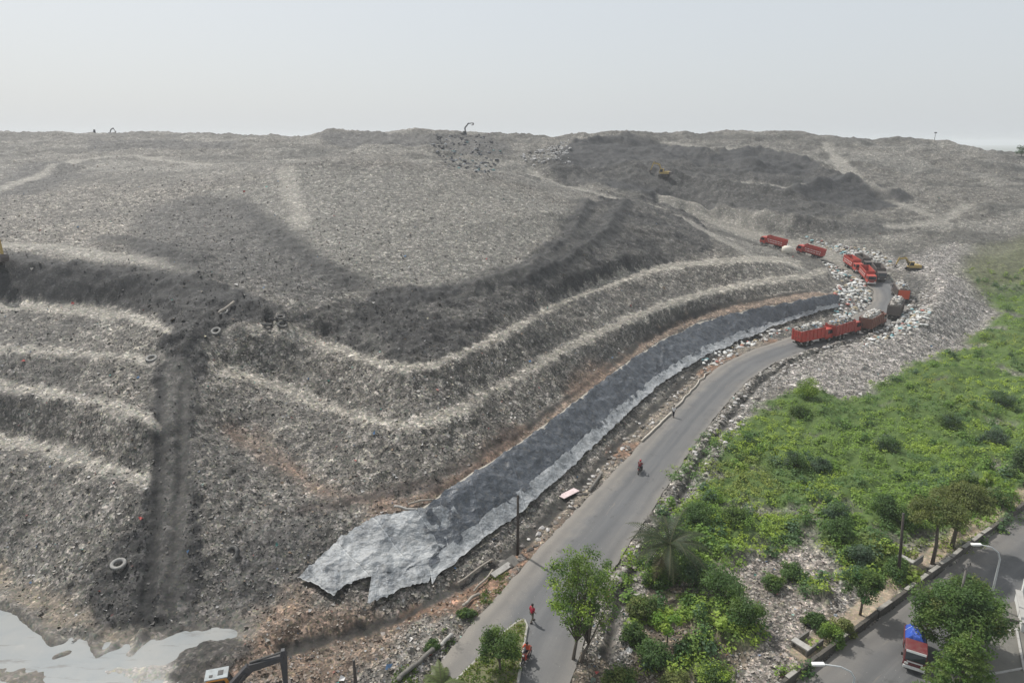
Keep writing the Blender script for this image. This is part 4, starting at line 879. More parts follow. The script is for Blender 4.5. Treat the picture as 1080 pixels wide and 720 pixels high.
# ------------------------------------------------------------------ excavators
def excavator(label, body, arm, roof, pose, s=1., dark_arm=False):
    t = empty('excavator', (0, 0, 0), 0, label, 'excavator')
    for sd_ in (-1, 1):
        m = MB(); pr = [(-1.9, .45), (-1.7, .12), (-1.4, 0), (1.4, 0), (1.7, .12), (1.9, .45), (1.7, .8), (1.4, .9), (-1.4, .9), (-1.7, .8)]; m.prism(pr, .55, sd_ * 1.15)
        for i in range(17): m.box((-1.45 + i * .18, sd_ * 1.15, .92), (.1, .6, .05)); m.box((-1.45 + i * .18, sd_ * 1.15, -.01), (.1, .6, .05))
        tr = m.build('track', BLK, t); w = MB()
        for x in (-1.45, -.7, 0, .7, 1.45): w.cyl((x, sd_ * 1.44, .45), (x, sd_ * 1.47, .45), .3 if abs(x) > 1 else .2)
        w.build('rollers', STEEL, tr)
    MB().cyl((0, 0, .7), (0, 0, 1.05), .75).box((0, 0, .6), (1.6, 1.9, .3)).build('slew_ring', STEEL, t)
    MB().prism([(-2.2, 1.05), (1.35, 1.05), (1.35, 1.35), (.4, 1.4), (.3, 1.95), (-1.3, 2.05), (-2.2, 1.9)], 2.6).build('house', body, t, bevel=.06)
    MB().prism([(-2.75, 1.1), (-2.2, 1.05), (-2.2, 1.95), (-2.6, 1.85), (-2.8, 1.6)], 2.62).build('counterweight', GREYP, t, bevel=.08)
    c = MB(); c.prism([(.05, 1.38), (1.6, 1.38), (1.7, 1.75), (1.35, 2.85), (.05, 2.9)], .98, .8); cab = c.build('cab', body, t, bevel=.04)
    r = MB(); r.box((.7, .8, 2.93), (1.5, 1.06, .09), bev=.03); rf = r.build('cab_roof', roof, cab); MB().box((.95, .8, 2.985), (.35, .45, .03)).build('roof_hatch', STEEL, rf); MB().box((.35, .6, 2.985), (.22, .22, .04)).build('roof_vent', STEEL, rf)
    MB().prism([(1.67, 1.75), (1.34, 2.78), (1.365, 2.8), (1.72, 1.75)], .82, .8).build('windscreen', GLASS, cab)
    for y in (.30, 1.30): MB().prism([(.2, 1.75), (1.5, 1.75), (1.2, 2.72), (.2, 2.75)], .025, y).build('side_window', GLASS, cab)
    # boom, stick, bucket in the x-z plane, y = -.1
    bx, ex, sx = [Vector((p[0], -.1, p[1])) for p in pose]     # elbow, knee, wrist
    root = Vector((.9, -.1, 1.7))
    def beam(m, a, c, h0, h1, w):
        d = (c - a).normalized(); u = Vector((-d.z, 0, d.x))
        q = [a - u * h0 / 2, a + u * h0 / 2, c + u * h1 / 2, c - u * h1 / 2]; m.prism([(v.x, v.z) for v in q], w, -.1)
    m = MB(); beam(m, root, bx, .45, .62, .42); beam(m, bx, ex, .62, .36, .40); bo = m.build('boom', arm, t, bevel=.02)
    m = MB(); m.cyl(root + Vector((.35, .3, -.2)), root.lerp(bx, .85) + Vector((0, .3, 0)), .09, 10).cyl(root + Vector((.35, -.3, -.2)), root.lerp(bx, .85) + Vector((0, -.3, 0)), .09, 10); m.cyl(bx + Vector((0, 0, .35)), ex + Vector((0, 0, .42)), .08, 10); m.build('hydraulic_ram', STEEL, bo)
    m = MB(); dd = (ex - sx).normalized(); beam(m, ex + dd * .6, ex, .25, .5, .32); beam(m, ex, sx, .5, .26, .32); st = m.build('stick', arm, t, bevel=.02)
    w = sx; prof = [(w.x - .25, w.z + .1), (w.x + .3, w.z + .05), (w.x + .45, w.z - .4), (w.x + .25, w.z - .95), (w.x - .35, w.z - 1.15), (w.x - .75, w.z - .95), (w.x - .6, w.z - .85), (w.x - .15, w.z - .85), (w.x + .1, w.z - .45)]
    bk = MB().prism(prof, 1.15, -.1).build('bucket', GREYP, t); m = MB(); [m.box((w.x - .82, -.1 + y, w.z - .93), (.2, .08, .06)) for y in (-.45, -.15, .15, .45)]; m.build('bucket_teeth', STEEL, bk)
    t.scale = (s, s, s); return t
NEAR = ((3.0, 3.7), (5.2, 4.0), (5.15, 1.5))
e = excavator('orange excavator with pale cab roof and black arm at the bottom edge', ORG, paint('arm_black', (.045, .045, .05), .55, 0, .3), ROOFG, NEAR)
c = WZ(231, 706, 2.95); e.rotation_euler = (0, 0, .28); e.location = (c[0] - .5, c[1] - 1.25, -.05)
HIGH = ((2.6, 5.2), (5.2, 6.6), (7.2, 4.6))
def far_exc(p, face, label, col, s=1., pose=HIGH, lift=0):
    e = excavator(label, col, col, col, pose, s); g = G(*p); e.location = (g[0], g[1], Hp(g) + lift); e.rotation_euler = (0, 0, face); return e
far_exc((700, 190), R(150), 'yellow excavator digging on the dark spoil slope near the skyline', YEL, .92, ((2.2, 4.6), (4.4, 4.9), (5.4, 2.3)))
far_exc((962, 285), R(170), 'yellow excavator on the rubbish ridge above the truck bend', YEL, .78, ((2.4, 4.0), (4.4, 3.6), (5.0, 1.8)))
far_exc((-11, 284), R(-20), 'yellow excavator cut by the left edge of the photo', YEL, 1.0, ((2.0, 4.2), (3.4, 4.2), (3.6, 2.2)))
DKM = paint('far_dark_machine', (.05, .055, .06), .6, 0, .3)
far_exc((489, 141), R(20), 'dark long-armed excavator raised against the sky on the ridge', DKM, .95, ((.6, 4.4), (2.4, 6.3), (4.4, 6.6)), -1.6)
far_exc((114, 141), R(10), 'tiny dark excavator on the skyline at the left', DKM, .62, ((2.2, 4.8), (3.9, 5.6), (4.8, 3.8)), -.9)

# ------------------------------------------------------------------ pickup lorry on the side road
t = empty('light_truck', (0, 0, 0), 0, 'maroon light truck with white windscreen strip and blue sheet over its load', 'truck')
MAR = paint('maroon_paint', (.13, .022, .026), .4, 0, .4)
MB().prism([(.3, .45), (2.2, .45), (2.35, .7), (2.32, 1.15), (2.05, 1.95), (1.9, 2.02), (.45, 2.02), (.3, 1.9)], 1.7).build('cab', MAR, t, bevel=.06)
cab = t.children[0]
MB().prism([(2.33, 1.2), (2.1, 1.86), (2.115, 1.87), (2.36, 1.2)], 1.5).build('windscreen', GLASS, cab); MB().prism([(2.12, 1.83), (2.06, 2.0), (2.09, 2.0), (2.15, 1.83)], 1.52).build('sun_visor_strip', WHT, cab)
for s in (-1, 1):
    MB().prism([(.7, 1.2), (2.0, 1.2), (1.85, 1.8), (.75, 1.8)], .03, s * .855).build('side_window', GLASS, cab); MB().box((2.36, s * .62, .85), (.05, .3, .2), bev=.02).build('headlight', LAMP, cab); MB().box((2.1, s * 1.02, 1.45), (.06, .16, .28)).build('mirror', BLK, cab)
MB().box((2.37, 0, .52), (.12, 1.7, .26), bev=.03).build('bumper', WHT, cab); MB().box((2.36, 0, 1.06), (.04, 1.2, .1)).build('white_stripe', WHT, cab)
m = MB(); m.box((-1.1, 0, .75), (2.7, 1.75, .1)); [m.box((-1.1, s * .87, 1.05), (2.7, .06, .55)) for s in (-1, 1)]; m.box((-2.43, 0, 1.05), (.06, 1.75, .55)); m.box((.22, 0, 1.2), (.06, 1.75, .85)); m.box((-.2, 0, .55), (4.2, .7, .16)); m.build('cargo_bed', MAR, t)
for x in (1.55, -1.35):
    for y in (-.75, .75): wheel(t, .36, .22, x, y)
g = G(963, 692); nose = np.array([g[0] - .5, g[1] - .86]); yaw = math.atan2(nose[1] - g[1], nose[0] - g[0]); t.location = (g[0], g[1], .03); t.rotation_euler = (0, 0, yaw); t.scale = (.86,) * 3
tp = empty('blue_sheet', t.location, yaw, 'bright blue plastic sheet bundled over the load of the maroon truck', 'plastic sheet')
x, y = np.meshgrid(np.linspace(-2.35, .15, 26), np.linspace(-.84, .84, 18)); e_ = np.clip(np.minimum(np.minimum(x + 2.35, .15 - x) * 1.4, .84 - abs(y)) / .5, 0, 1); zz = 1.22 + .75 * e_ ** .7 * (.75 + .5 * fbm(x / .6, y / .6, 401, 3)) + .06 * fbm(x / .2, y / .2, 403, 2)
tp.scale = t.scale; link('sheet', np_mesh('sheet', np.stack([x, y, zz], -1).reshape(-1, 3), grid_quads(18, 26)), paint('blue_sheet_plastic', (.025, .08, .40), .4, 0, .12), tp); m = MB(); m.tube([(-1.6, -.86, 1.3), (-1.5, -.4, 2.0), (-1.5, .4, 2.0), (-1.6, .86, 1.3)], .02, 6).build('rope', WHT, tp)

# ------------------------------------------------------------------ people, bicycles with engines
SKIN = paint('skin', (.22, .12, .08), .6, 0, 0.); HAIR = paint('hair', (.012, .01, .01), .6, 0, 0.)
def skin_body(name, J, E, rad, mat, parent, sub=2):
    me = bpy.data.meshes.new(name); me.from_pydata([Vector(j) for j in J], E, []); o = link(name, me, mat, parent)
    o.modifiers.new('k', 'SKIN'); s = o.modifiers.new('s', 'SUBSURF'); s.levels = s.render_levels = sub
    for v, r in zip(me.skin_vertices[0].data, rad): v.radius = (r, r); v.use_root = False
    me.skin_vertices[0].data[0].use_root = True
    bpy.context.view_layer.update(); d = bpy.context.evaluated_depsgraph_get(); nm = bpy.data.meshes.new_from_object(o.evaluated_get(d)); o.modifiers.clear(); o.data = nm
    for p in nm.polygons: p.use_smooth = True
    if not nm.materials: nm.materials.append(mat)
    return o
def person(label, pose, shirt, trousers, helmet=None, group=None):
    """pose: joint dict; facing +x"""
    t = empty('person', (0, 0, 0), 0, label, 'person', group); P = {k_: Vector(v) for k_, v in pose.items()}
    N = ['pelvis','belly','chest','neck','head','top','hipL','kneeL','ankL','toeL','hipR','kneeR','ankR','toeR','shL','elL','wrL','haL','shR','elR','wrR','haR']
    rad = [.12,.125,.13,.055,.095,.075,.085,.06,.042,.03,.085,.06,.042,.03,.06,.043,.032,.034,.06,.043,.032,.034]
    Eg = [(0,1),(1,2),(2,3),(3,4),(4,5),(0,6),(6,7),(7,8),(8,9),(0,10),(10,11),(11,12),(12,13),(2,14),(14,15),(15,16),(16,17),(2,18),(18,19),(19,20),(20,21)]
    bd = skin_body('body', [P[n] for n in N], Eg, rad, SKIN, t)
    # fingers and face
    m = MB()
    for s in 'LR':
        w, h = P['wr' + s], P['ha' + s]; d = (h - w).normalized(); sd_ = d.cross(Vector((0, 0, 1))); sd_ = sd_.normalized() if sd_.length > .1 else Vector((0, 1, 0))
        for f, (o_, l) in enumerate(((-.028, .07), (-.01, .08), (.01, .076), (.028, .06))): a = h + sd_ * o_; m.tube([a, a + d * l * .55, a + d * l + Vector((0, 0, -.02))], [.009, .009, .006], 6)
        m.tube([h - d * .02 + sd_ * .03, h + sd_ * .055 + d * .02, h + sd_ * .055 + d * .05], [.01, .01, .007], 6)
    hd = P['head']; m.ball(hd + Vector((.1, 0, -.01)), .022, (1, .7, 1.2)); m.ball(hd + Vector((.0, .095, -.01)), .025, (.7, .4, 1.2)); m.ball(hd + Vector((.0, -.095, -.01)), .025, (.7, .4, 1.2))
    m.build('hands_and_features', SKIN, bd, True); m = MB(); [m.ball(hd + Vector((.092, y, .025)), .012) for y in (-.035, .035)]; m.box(hd + Vector((.092, 0, -.055)), (.012, .05, .012)); m.build('eyes_and_mouth', HAIR, bd)
    J = [P['belly'], P['pelvis'] + Vector((0, 0, .02)), P['chest'], P['neck'] - Vector((0, 0, .04)), P['shL'], P['shL'].lerp(P['elL'], .95), P['shR'], P['shR'].lerp(P['elR'], .95)]
    skin_body('shirt', J, [(0, 1), (0, 2), (2, 3), (2, 4), (4, 5), (2, 6), (6, 7)], [.15, .145, .155, .075, .08, .062, .08, .062], shirt, t)
    J = [P['pelvis'], P['hipL'], P['kneeL'], P['kneeL'].lerp(P['ankL'], .9), P['hipR'], P['kneeR'], P['kneeR'].lerp(P['ankR'], .9)]
    skin_body('trousers', J, [(0, 1), (1, 2), (2, 3), (0, 4), (4, 5), (5, 6)], [.14, .105, .078, .06, .105, .078, .06], trousers, t)
    if helmet: m = MB(); m.ball(hd + Vector((-.01, 0, .05)), .145, (1.1, .95, .95)); m.build('helmet', helmet, t, True)
    else: m = MB(); m.ball(hd + Vector((-.02, 0, .045)), .115, (1.05, .95, .9)); m.build('hair', HAIR, t, True)
    m = MB(); [m.box(P['toe' + s].lerp(P['ank' + s], .45) + Vector((0, 0, -.02)), (.26, .1, .08), bev=.03) for s in 'LR']; m.build('shoes', BLK, t); return t
WALK = dict(pelvis=(0,0,.93), belly=(.01,0,1.12), chest=(.03,0,1.33), neck=(.04,0,1.5), head=(.06,0,1.63), top=(.05,0,1.72), hipL=(0,.09,.88), kneeL=(.14,.09,.5), ankL=(.22,.09,.1), toeL=(.34,.1,.05), hipR=(0,-.09,.88), kneeR=(.0,-.09,.48), ankR=(-.2,-.09,.13), toeR=(-.1,-.1,.04),
  shL=(.02,.19,1.42), elL=(-.06,.24,1.15), wrL=(.04,.25,.93), haL=(.07,.25,.85), shR=(.02,-.19,1.42), elR=(.02,-.25,1.15), wrR=(.16,-.24,.95), haR=(.21,-.24,.88))
RIDE = dict(pelvis=(-.28,0,.86), belly=(-.25,0,1.04), chest=(-.18,0,1.24), neck=(-.12,0,1.4), head=(-.08,0,1.53), top=(-.09,0,1.62), hipL=(-.24,.11,.83), kneeL=(.16,.2,.74), ankL=(.06,.2,.36), toeL=(.19,.21,.3), hipR=(-.24,-.11,.83), kneeR=(.16,-.2,.74), ankR=(.06,-.2,.36), toeR=(.19,-.21,.3),
  shL=(-.17,.19,1.33), elL=(.06,.29,1.13), wrL=(.30,.27,1.04), haL=(.37,.27,1.04), shR=(-.17,-.19,1.33), elR=(.06,-.29,1.13), wrR=(.30,-.27,1.04), haR=(.37,-.27,1.04))
def motorbike(label, bodym):
    t = empty('motorcycle', (0, 0, 0), 0, label, 'motorcycle')
    for x in (.62, -.62):
        m = MB(); R_ = .29; ring = [(x + R_ * .9 * math.cos(a), 0, .29 + R_ * .9 * math.sin(a)) for a in np.linspace(0, 6.2832, 19)]; m.tube(ring, .045, 8, False); w = m.build('wheel', BLK, t, True)
        m = MB(); m.cyl((x, -.05, .29), (x, .05, .29), .06, 10); [m.tube([(x, 0, .29), (x + .22 * math.cos(a), 0, .29 + .22 * math.sin(a))], .012, 5) for a in np.linspace(0, 5.2, 6)]; m.build('rim', RIM, w)
    MB().prism([(-.75, .62), (-.2, .45), (.15, .3), (.38, .35), (.48, .8), (.40, .98), (.3, .8), (.1, .6), (-.3, .72), (-.7, .8)], .26).build('fairing', bodym, t, bevel=.04)
    MB().prism([(-.72, .78), (-.1, .7), (.0, .74), (-.2, .82), (-.7, .88)], .28).build('seat', BLK, t, bevel=.03)
    m = MB(); m.box((-.05, 0, .38), (.5, .22, .24), bev=.04); m.cyl((-.1, -.16, .25), (-.75, -.17, .32), .05, 10); m.build('engine', STEEL, t)
    m = MB(); [m.tube([(.62, y, .29), (.45, y, .85)], .025, 8) for y in (-.09, .09)]; m.tube([(.36, -.33, 1.04), (.42, -.15, 1.0), (.42, .15, 1.0), (.36, .33, 1.04)], .02, 8); m.build('handlebar', STEEL, t); MB().ball((.52, 0, .88), .09, (.7, 1, 1)).build('headlight', LAMP, t, True); MB().box((-.82, 0, .72), (.06, .14, .1), bev=.02).build('tail_light', RED, t); return t
CLO = lambda n, c: paint(n, c, .85, 0, .08)
def place(o, p, yaw, dz=.03):
    g = G(*p); o.location = (g[0], g[1], max(Hp(g), float(zs(g[0], g[1]))) + dz); o.rotation_euler = (0, 0, yaw); return o
updir = math.atan2(*(G(745, 400) - G(560, 640))[1::-1]) if False else math.atan2((G(740,410)-G(600,600))[1], (G(740,410)-G(600,600))[0])
place(motorbike('dark motorcycle riding up the middle of the haul road', paint('dark_paint', (.03, .03, .035), .4, 0, .2)), (675, 498), updir); place(person('person in dark red jacket riding the dark motorcycle up the haul road', RIDE, CLO('maroon_cloth', (.17, .02, .03)), CLO('black_cloth', (.015, .015, .018)), paint('red_helmet', (.35, .02, .03), .3, 0, .05)), (675, 498), updir)
place(motorbike('red motorcycle beside the grassy road island', RED), (555, 697), updir + 3.14); place(person('person in orange-red shirt sitting on the motorcycle by the road island', RIDE, CLO('orange_cloth', (.55, .10, .05)), CLO('dark_cloth', (.03, .03, .04))), (555, 697), updir + 3.14)
place(person('person in red top and grey trousers walking at the tip of the road island', WALK, CLO('crimson_cloth', (.40, .02, .05)), CLO('olive_cloth', (.14, .13, .10))), (561, 656), updir - .4)
place(person('person in white shirt and dark trousers walking along the road edge', WALK, CLO('white_cloth', (.75, .74, .72)), CLO('navy_cloth', (.03, .03, .04))), (710, 440), updir)
# ------------------------------------------------------------------ tyres
def tyre(p, label, r=.62, tilt=0., az=0., mat=None, sink=.1, grp='old tyres lying on the dump'):
    g = G(*p); t = empty('tyre', (g[0], g[1], Hp(g) + .16 - sink), az, label, 'tyre', grp)
    sl = (zs(g[0], g[1] + 1.5) - zs(g[0], g[1] - 1.5)) / 3; t.rotation_euler = (math.atan(float(sl)) + tilt, 0, az)
    m = MB(); prof = [(.56, -.15), (.82, -.2), (.97, -.17), (1., 0), (.97, .17), (.82, .2), (.56, .15), (.6, 0)]
    rings = []
    for i in range(28):
        a = 6.28318 * i / 28; rings.append([m.bm.verts.new((q * r * math.cos(a), q * r * math.sin(a), h * r * 1.15)) for q, h in prof])
    for i in range(28):
        A, B = rings[i], rings[(i + 1) % 28]
        for j in range(8): m.bm.faces.new((A[j], A[(j + 1) % 8], B[(j + 1) % 8], B[j]))
    o = m.build('carcass', mat or TYRM, t, True); m = MB()
    for i in range(32): a = 6.28318 * i / 32; m.box((r * 1.0 * math.cos(a), r * 1.0 * math.sin(a), 0), (.03, .05, .36 * r), rz=a + .3)
    m.build('tread', TYRM, t); return t
TYRM = paint('dusty_rubber', (.05, .05, .05), .85, 0, .8, (.26, .25, .23), 1.2); TYRG = paint('grey_dusty_rubber', (.28, .275, .26), .9, 0, .6, (.12, .11, .1), 3.)
tyre((126, 601), 'large pale dusty tyre lying left of the dark tractor track near its foot', .66, -.25, .3, TYRG, -.2); tyre((245, 584), 'dark tyre half buried in the slope right of the tractor track', .72, .5, -.5, TYRM)
tyre((160, 379), 'pale rimmed tyre at the right end of the second highest left terrace', .66, 0, .1, TYRG); tyre((144, 581), 'tyre nearly buried just above the large pale tyre', .66, -.15, 0, TYRM, .3)
for p, l in (((282, 344), 'dark tyre at the left of the tyre heap on the spoil crest'), ((289, 340), 'second dark tyre from the left in the tyre heap'), ((296, 337), 'uppermost dark tyre of the heap on the spoil crest'), ((298, 344.5), 'lowest dark tyre of the heap, hole showing clearly'), ((304, 341), 'rightmost dark tyre of the heap on the spoil crest')): tyre(p, l, .62, rng.uniform(-.3, .5), rng.uniform(0, 3), TYRM, -.12)
tyre((228, 350), 'pale tyre lying between the tractor track and the tyre heap', .62, .1, 0, TYRG); tyre((236, 332), 'grey tyre beside the scrap timber above the tractor track', .62, .1, 0, TYRG)

WOODG = paint('weathered_wood', (.30, .27, .23), .85, 0, .5); CONC = paint('concrete', (.36, .345, .32), .85, 0, .5, (.12, .11, .095)); CONCD = paint('dark_concrete', (.16, .15, .135), .9, 0, .6, (.06, .055, .05))
def beam_on(name, label, cat, a, b_, w, h, mat, lift=.05, n=8, wob=.05, ends=True, grp=None):
    """a long piece following the ground from photo spot a to b_"""
    A, B = G(*a), G(*b_); t = empty(name, (A[0], A[1], Hp(A)), 0, label, cat, grp); P = []
    for i in range(n):
        f = i / (n - 1); q = A + (B - A) * f; P.append((q[0] - A[0] + rng.normal() * wob, q[1] - A[1] + rng.normal() * wob, max(Hp(q), float(zs(q[0], q[1]))) - Hp(A) + lift + h / 2))
    m = MB(); m.tube(P, [w / 2] * n, 8); m.build('shaft', mat, t, True)
    if ends: m = MB(); [m.ball(p, w * .62, (1, 1, .8)) for p in (P[0], P[-1])]; m.build('end_cap', mat, t, True)
    return t
pl_ = [(676,466),(690,455),(702,444),(712,431),(720,419),(730,408),(740,399),(748,393)]
beam_on('pipe', 'long pale pipe lying along the left road edge, lower length', 'pipe', (677, 466), (707, 437), .26, .26, paint('pale_pipe', (.55, .5, .42), .7, 0, .4), .1, 10); beam_on('pipe', 'pale crooked pipe along the left road edge beyond the person in white', 'pipe', (711, 432), (748, 393), .24, .24, paint('pale_pipe_old', (.46, .42, .36), .8, 0, .5), .1, 12, .22)
beam_on('timber', 'dark heavy timber lying on the verge left of the motorcycle', 'timber', (622, 519), (634, 502), .34, .34, CONCD, .1, 4, .02)
beam_on('timber', 'grey timber lying below the pale tarpaulin foot, upper of two', 'timber', (484, 617), (519, 594), .18, .18, WOODG, .2, 6, .03); beam_on('timber', 'grey timber lying by the verge grass, lower of two', 'timber', (500, 626), (520, 606), .18, .18, WOODG, .2, 5, .03)
beam_on('log', 'pale broken log in the verge grass left of the road', 'log', (489, 641), (503, 630), .26, .26, WOODG, .15, 5, .06); beam_on('timber', 'thin timber beside the tarpaulin top where the two sheets meet', 'timber', (432, 534), (457, 530), .2, .2, WOODG, .2, 5, .05); beam_on('timber', 'broken board in front of the thin timber at the tarpaulin top', 'timber', (417, 538), (439, 541), .24, .2, CONC, .3, 5, .08)
beam_on('timber', 'scrap timber on the dark spoil above the tractor track', 'timber', (232, 335), (247, 323), .3, .3, WOODG, .2, 4, .05)
# low concrete kerb between road and verge, bottom
beam_on('kerb_beam', 'moss-stained concrete beam along the verge at the bottom, by the road', 'kerb beam', (420, 718), (456, 688), .34, .3, CONCD, .12, 8, .04); beam_on('kerb_beam', 'short concrete beam on the verge above the longer one', 'kerb beam', (466, 682), (476, 672), .3, .3, CONC, .12, 4, .04)
def slab(p, label, d, rz, mat, rx=0., name='panel', cat='panel', lift=.25):
    g = G(*p); t = empty(name, (g[0], g[1], Hp(g) + lift), rz, label, cat); m = MB(); m.box((0, 0, 0), d, rx=rx, bev=.02); m.build('board', mat, t); m = MB(); [m.box((s * d[0] * .46, 0, -.06 - d[2] / 2), (.08, d[1] * .96, .08), rx=rx) for s in (-1, 1)]; m.build('batten', WOODG, t); return t
slab((600, 523), 'pale pinkish board lying on the rubble left of the haul road', (2.6, .9, .08), .75, paint('pinkish_board', (.62, .50, .50), .7, 0, .4)); slab((537, 597), 'dark tilted concrete cover slab beside the post by the road', (2.2, 1.1, .12), .85, CONCD, .4); slab((529, 604), 'pale grey slab leaning next to the dark cover slab', (2.4, .6, .12), .85, CONC, .3)

# ------------------------------------------------------------------ poles and street lamps
def pole(base, ytop, label, r=.13, cat='utility pole', arm=True, hgt=None, mat=None):
    b = base_at(base); h = hgt or rise(b, ytop); t = empty('utility_pole', tuple(b), .6, label, cat)
    MB().tube([(0, 0, -.3), (.02, 0, h * .5), (0, 0, h)], [r * 1.15, r, r * .75], 10).build('shaft', mat or paint('pole_wood', (.05, .042, .038), .9, 0, .4), t, True)
    if arm:
        m = MB(); m.box((0, 0, h - .35), (1.3, .09, .1)); [m.cyl((x, 0, h - .3), (x, 0, h - .14), .045, 8) for x in (-.55, .55)]; m.build('crossarm', STEEL, t)
    MB().tube([(0, 0, h - .02), (0, 0, h + .03)], [r * .85, r * .6], 10).build('cap', STEEL, t); return t
pole((546, 585), 522, 'dark wooden post standing between the black tarpaulin and the road', .14, arm=False)
pole((946, 616), 541, 'dark utility pole rising from bushes by the footpath', .13, arm=False).rotation_euler = (0, R(-5), 0); pole((1001, 684), 594, 'grey wooden pole with crossarm poking out of the broad bushy tree', .11, mat=paint('grey_pole', (.16, .15, .14), .85, 0, .4))
pole((376, 735), 696, 'dark short post at the bottom edge left of the verge', .12, arm=False)
def lamp(base, head, label):
    b = base_at(base); d = ray(*head); zt = rise(b, head[1]); a = np.array([d[0], d[1], d[2]]) * (b[1] / d[1]); a[2] += CAM_H
    t = empty('street_lamp', tuple(b), 0, label, 'street lamp'); v = Vector((a[0] - b[0], a[1] - b[1], a[2] - b[2])); M_ = paint('galvanised_pole', (.5, .52, .52), .5, .2, .15)
    k_ = v.z; MB().tube([(0, 0, -.2), (0, 0, k_ * .5), (0, 0, k_ * .78), (v.x * .12, v.y * .12, k_ * .88), (v.x * .4, v.y * .4, k_ * .96), (v.x * .85, v.y * .85, k_)], [.1, .085, .07, .06, .05, .045], 10).build('pole', M_, t, True)
    ar = math.atan2(v.y, v.x); hd = MB().box((v.x * .98, v.y * .98, k_ + .02), (.85, .28, .14), rz=ar, bev=.05).build('lamp_head', WHT, t); MB().box((v.x * 1.0, v.y * 1.0, k_ - .06), (.55, .2, .04), rz=ar).build('lens', LAMP, hd); MB().cyl((0, 0, 0), (0, 0, .35), .16).build('base_collar', M_, t); return t
lamp((1043, 640), (1029, 574), 'pale curved street lamp over the side road behind the broad bushy tree'); lamp((893, 762), (862, 700), 'pale curved street lamp at the bottom edge, lamp head over the low wall')

# ------------------------------------------------------------------ low wall along the side road, footpath culverts, yard
def wall_run(t, name, A, B, h, w, mat, cap=None, gaps=0):
    d = B - A; L = np.linalg.norm(d); u = d / L; rz = math.atan2(u[1], u[0]); n = max(1, int(L / 2.2)); m = MB(); c_ = MB()
    for i in range(n):
        f = (i + .5) / n; p = A + d * f - np.array(t.location[:2]); z = -t.location[2]; m.box((p[0], p[1], z + h / 2 - .1), (L / n - .03, w, h + .2), rz=rz + rng.normal() * .008)
        if cap and rng.random() > gaps: c_.box((p[0], p[1], z + h + .05 + rng.uniform(0, .03)), (L / n * rng.uniform(.5, 1.) - .05, w + .06, .07), rz=rz + rng.normal() * .02, bev=.02)
    m.build(name, mat, t)
    if cap: c_.build('coping', cap, t)
A, B = S0 - rnor * .25 + rdir * 18, S1 - rnor * .25 - rdir * 40
t = empty('low_wall', (A[0], A[1], 0), 0, 'long low dark wall with broken pale coping along the side road', 'wall'); wall_run(t, 'wall_face', A, B, .62, .28, paint('mossy_wall', (.06, .055, .048), .9, 0, .6, (.17, .15, .12)), paint('worn_coping', (.30, .285, .255), .9, 0, .7, (.1, .09, .075), 1.5), .4)
kerbA, kerbB = S0 + rnor * .12, S1 + rnor * .12
def culvert(p, rz, label):
    g = G(*p); t = empty('drain_culvert', (g[0], g[1], Hp(g) - .05), rz, label, 'culvert'); m = MB(); m.box((0, .6, .2), (2.3, .16, .7), bev=.02); m.box((0, -.6, .2), (2.3, .16, .7), bev=.02); m.box((0, 0, -.2), (2.3, 1.1, .1)); m.build('channel', CONCD, t); MB().box((-.85, 0, .6), (.6, 1.45, .14), bev=.03).build('cover_slab', CONC, t); MB().box((.6, 0, -.12), (1.0, 1.0, .04)).build('drain_shade', BLK, t); return t  # black plate stands in for the shade inside the open drain
culvert((851, 681), .62, 'open drain culvert at the lower end of the sandy footpath'); culvert((958, 598), .62, 'open drain culvert at the upper end of the footpath near the olive trees')
# yard: plots divided by pale gutters
Yc = WZ(1035, 690, 0); yd0 = np.array([Yc[0], Yc[1]])
k = NT('yard_paving'); v = k.coord(); n = k.noise(v, .8, 5, .7); k.l(k.mix(n, (.085, .082, .072), (.2, .19, .165)), k.b.inputs['Base Color']); k.b.inputs['Roughness'].default_value = .9; k.bump(k.noise(v, 6, 4), .5, .04)
q = [WZ(x_, y_, 0) for x_, y_ in ((1000,760),(1018,668),(1058,640),(1180,600),(1300,760))]
me = bpy.data.meshes.new('yard_paving'); me.from_pydata([(p[0], p[1], .24) for p in q], [], [list(range(len(q)))[::-1]]); yo = link('yard_paving', me, k.m); tag(yo, kind='structure')
if yo.data.polygons[0].normal.z < 0: yo.data.flip_normals()
def gutter(label, a, b_, w, h, mat, name='yard_kerb', cat='kerb'):
    A, B = WZ(*a, .24)[:2], WZ(*b_, .24)[:2]; t = empty(name, (A[0], A[1], .24), 0, label, cat); d = B - A; L = np.linalg.norm(d); rz = math.atan2(d[1], d[0]); m = MB(); n = max(2, int(L / 1.2))
    for i in range(n): f = (i + .5) / n; m.box((d[0] * f, d[1] * f, h / 2 - .03), (L / n - .02, w, h + .06), rz=rz, bev=.015)
    m.build('kerb_stones', mat, t); return t
PALE = paint('pale_concrete', (.36, .35, .33), .85, 0, .3)
gutter('pale kerb line crossing the yard at the bottom right corner', (1022, 715), (1095, 702), .14, .1, PALE); gutter('pale kerb line across the yard nearer the side road', (1030, 673), (1075, 663), .14, .1, PALE); gutter('pale kerb running down the right of the yard from the white wall', (1072, 664), (1080, 708), .16, .14, PALE)
A, B = WZ(1079, 664, .24)[:2], WZ(1073, 634, .24)[:2]
t = empty('white_wall', (A[0], A[1], .24), 0, 'white walled parapet at the right edge by the side road', 'wall'); d = B - A; L = np.linalg.norm(d); rz = math.atan2(d[1], d[0]); MB().box((d[0] / 2, d[1] / 2, .35), (L + .6, .35, .9), rz=rz, bev=.03).build('wall_face', paint('white_render', (.62, .62, .6), .8, 0, .35), t); MB().box((d[0] / 2, d[1] / 2, .85), (L + .8, .5, .12), rz=rz, bev=.03).build('coping', PALE, t)
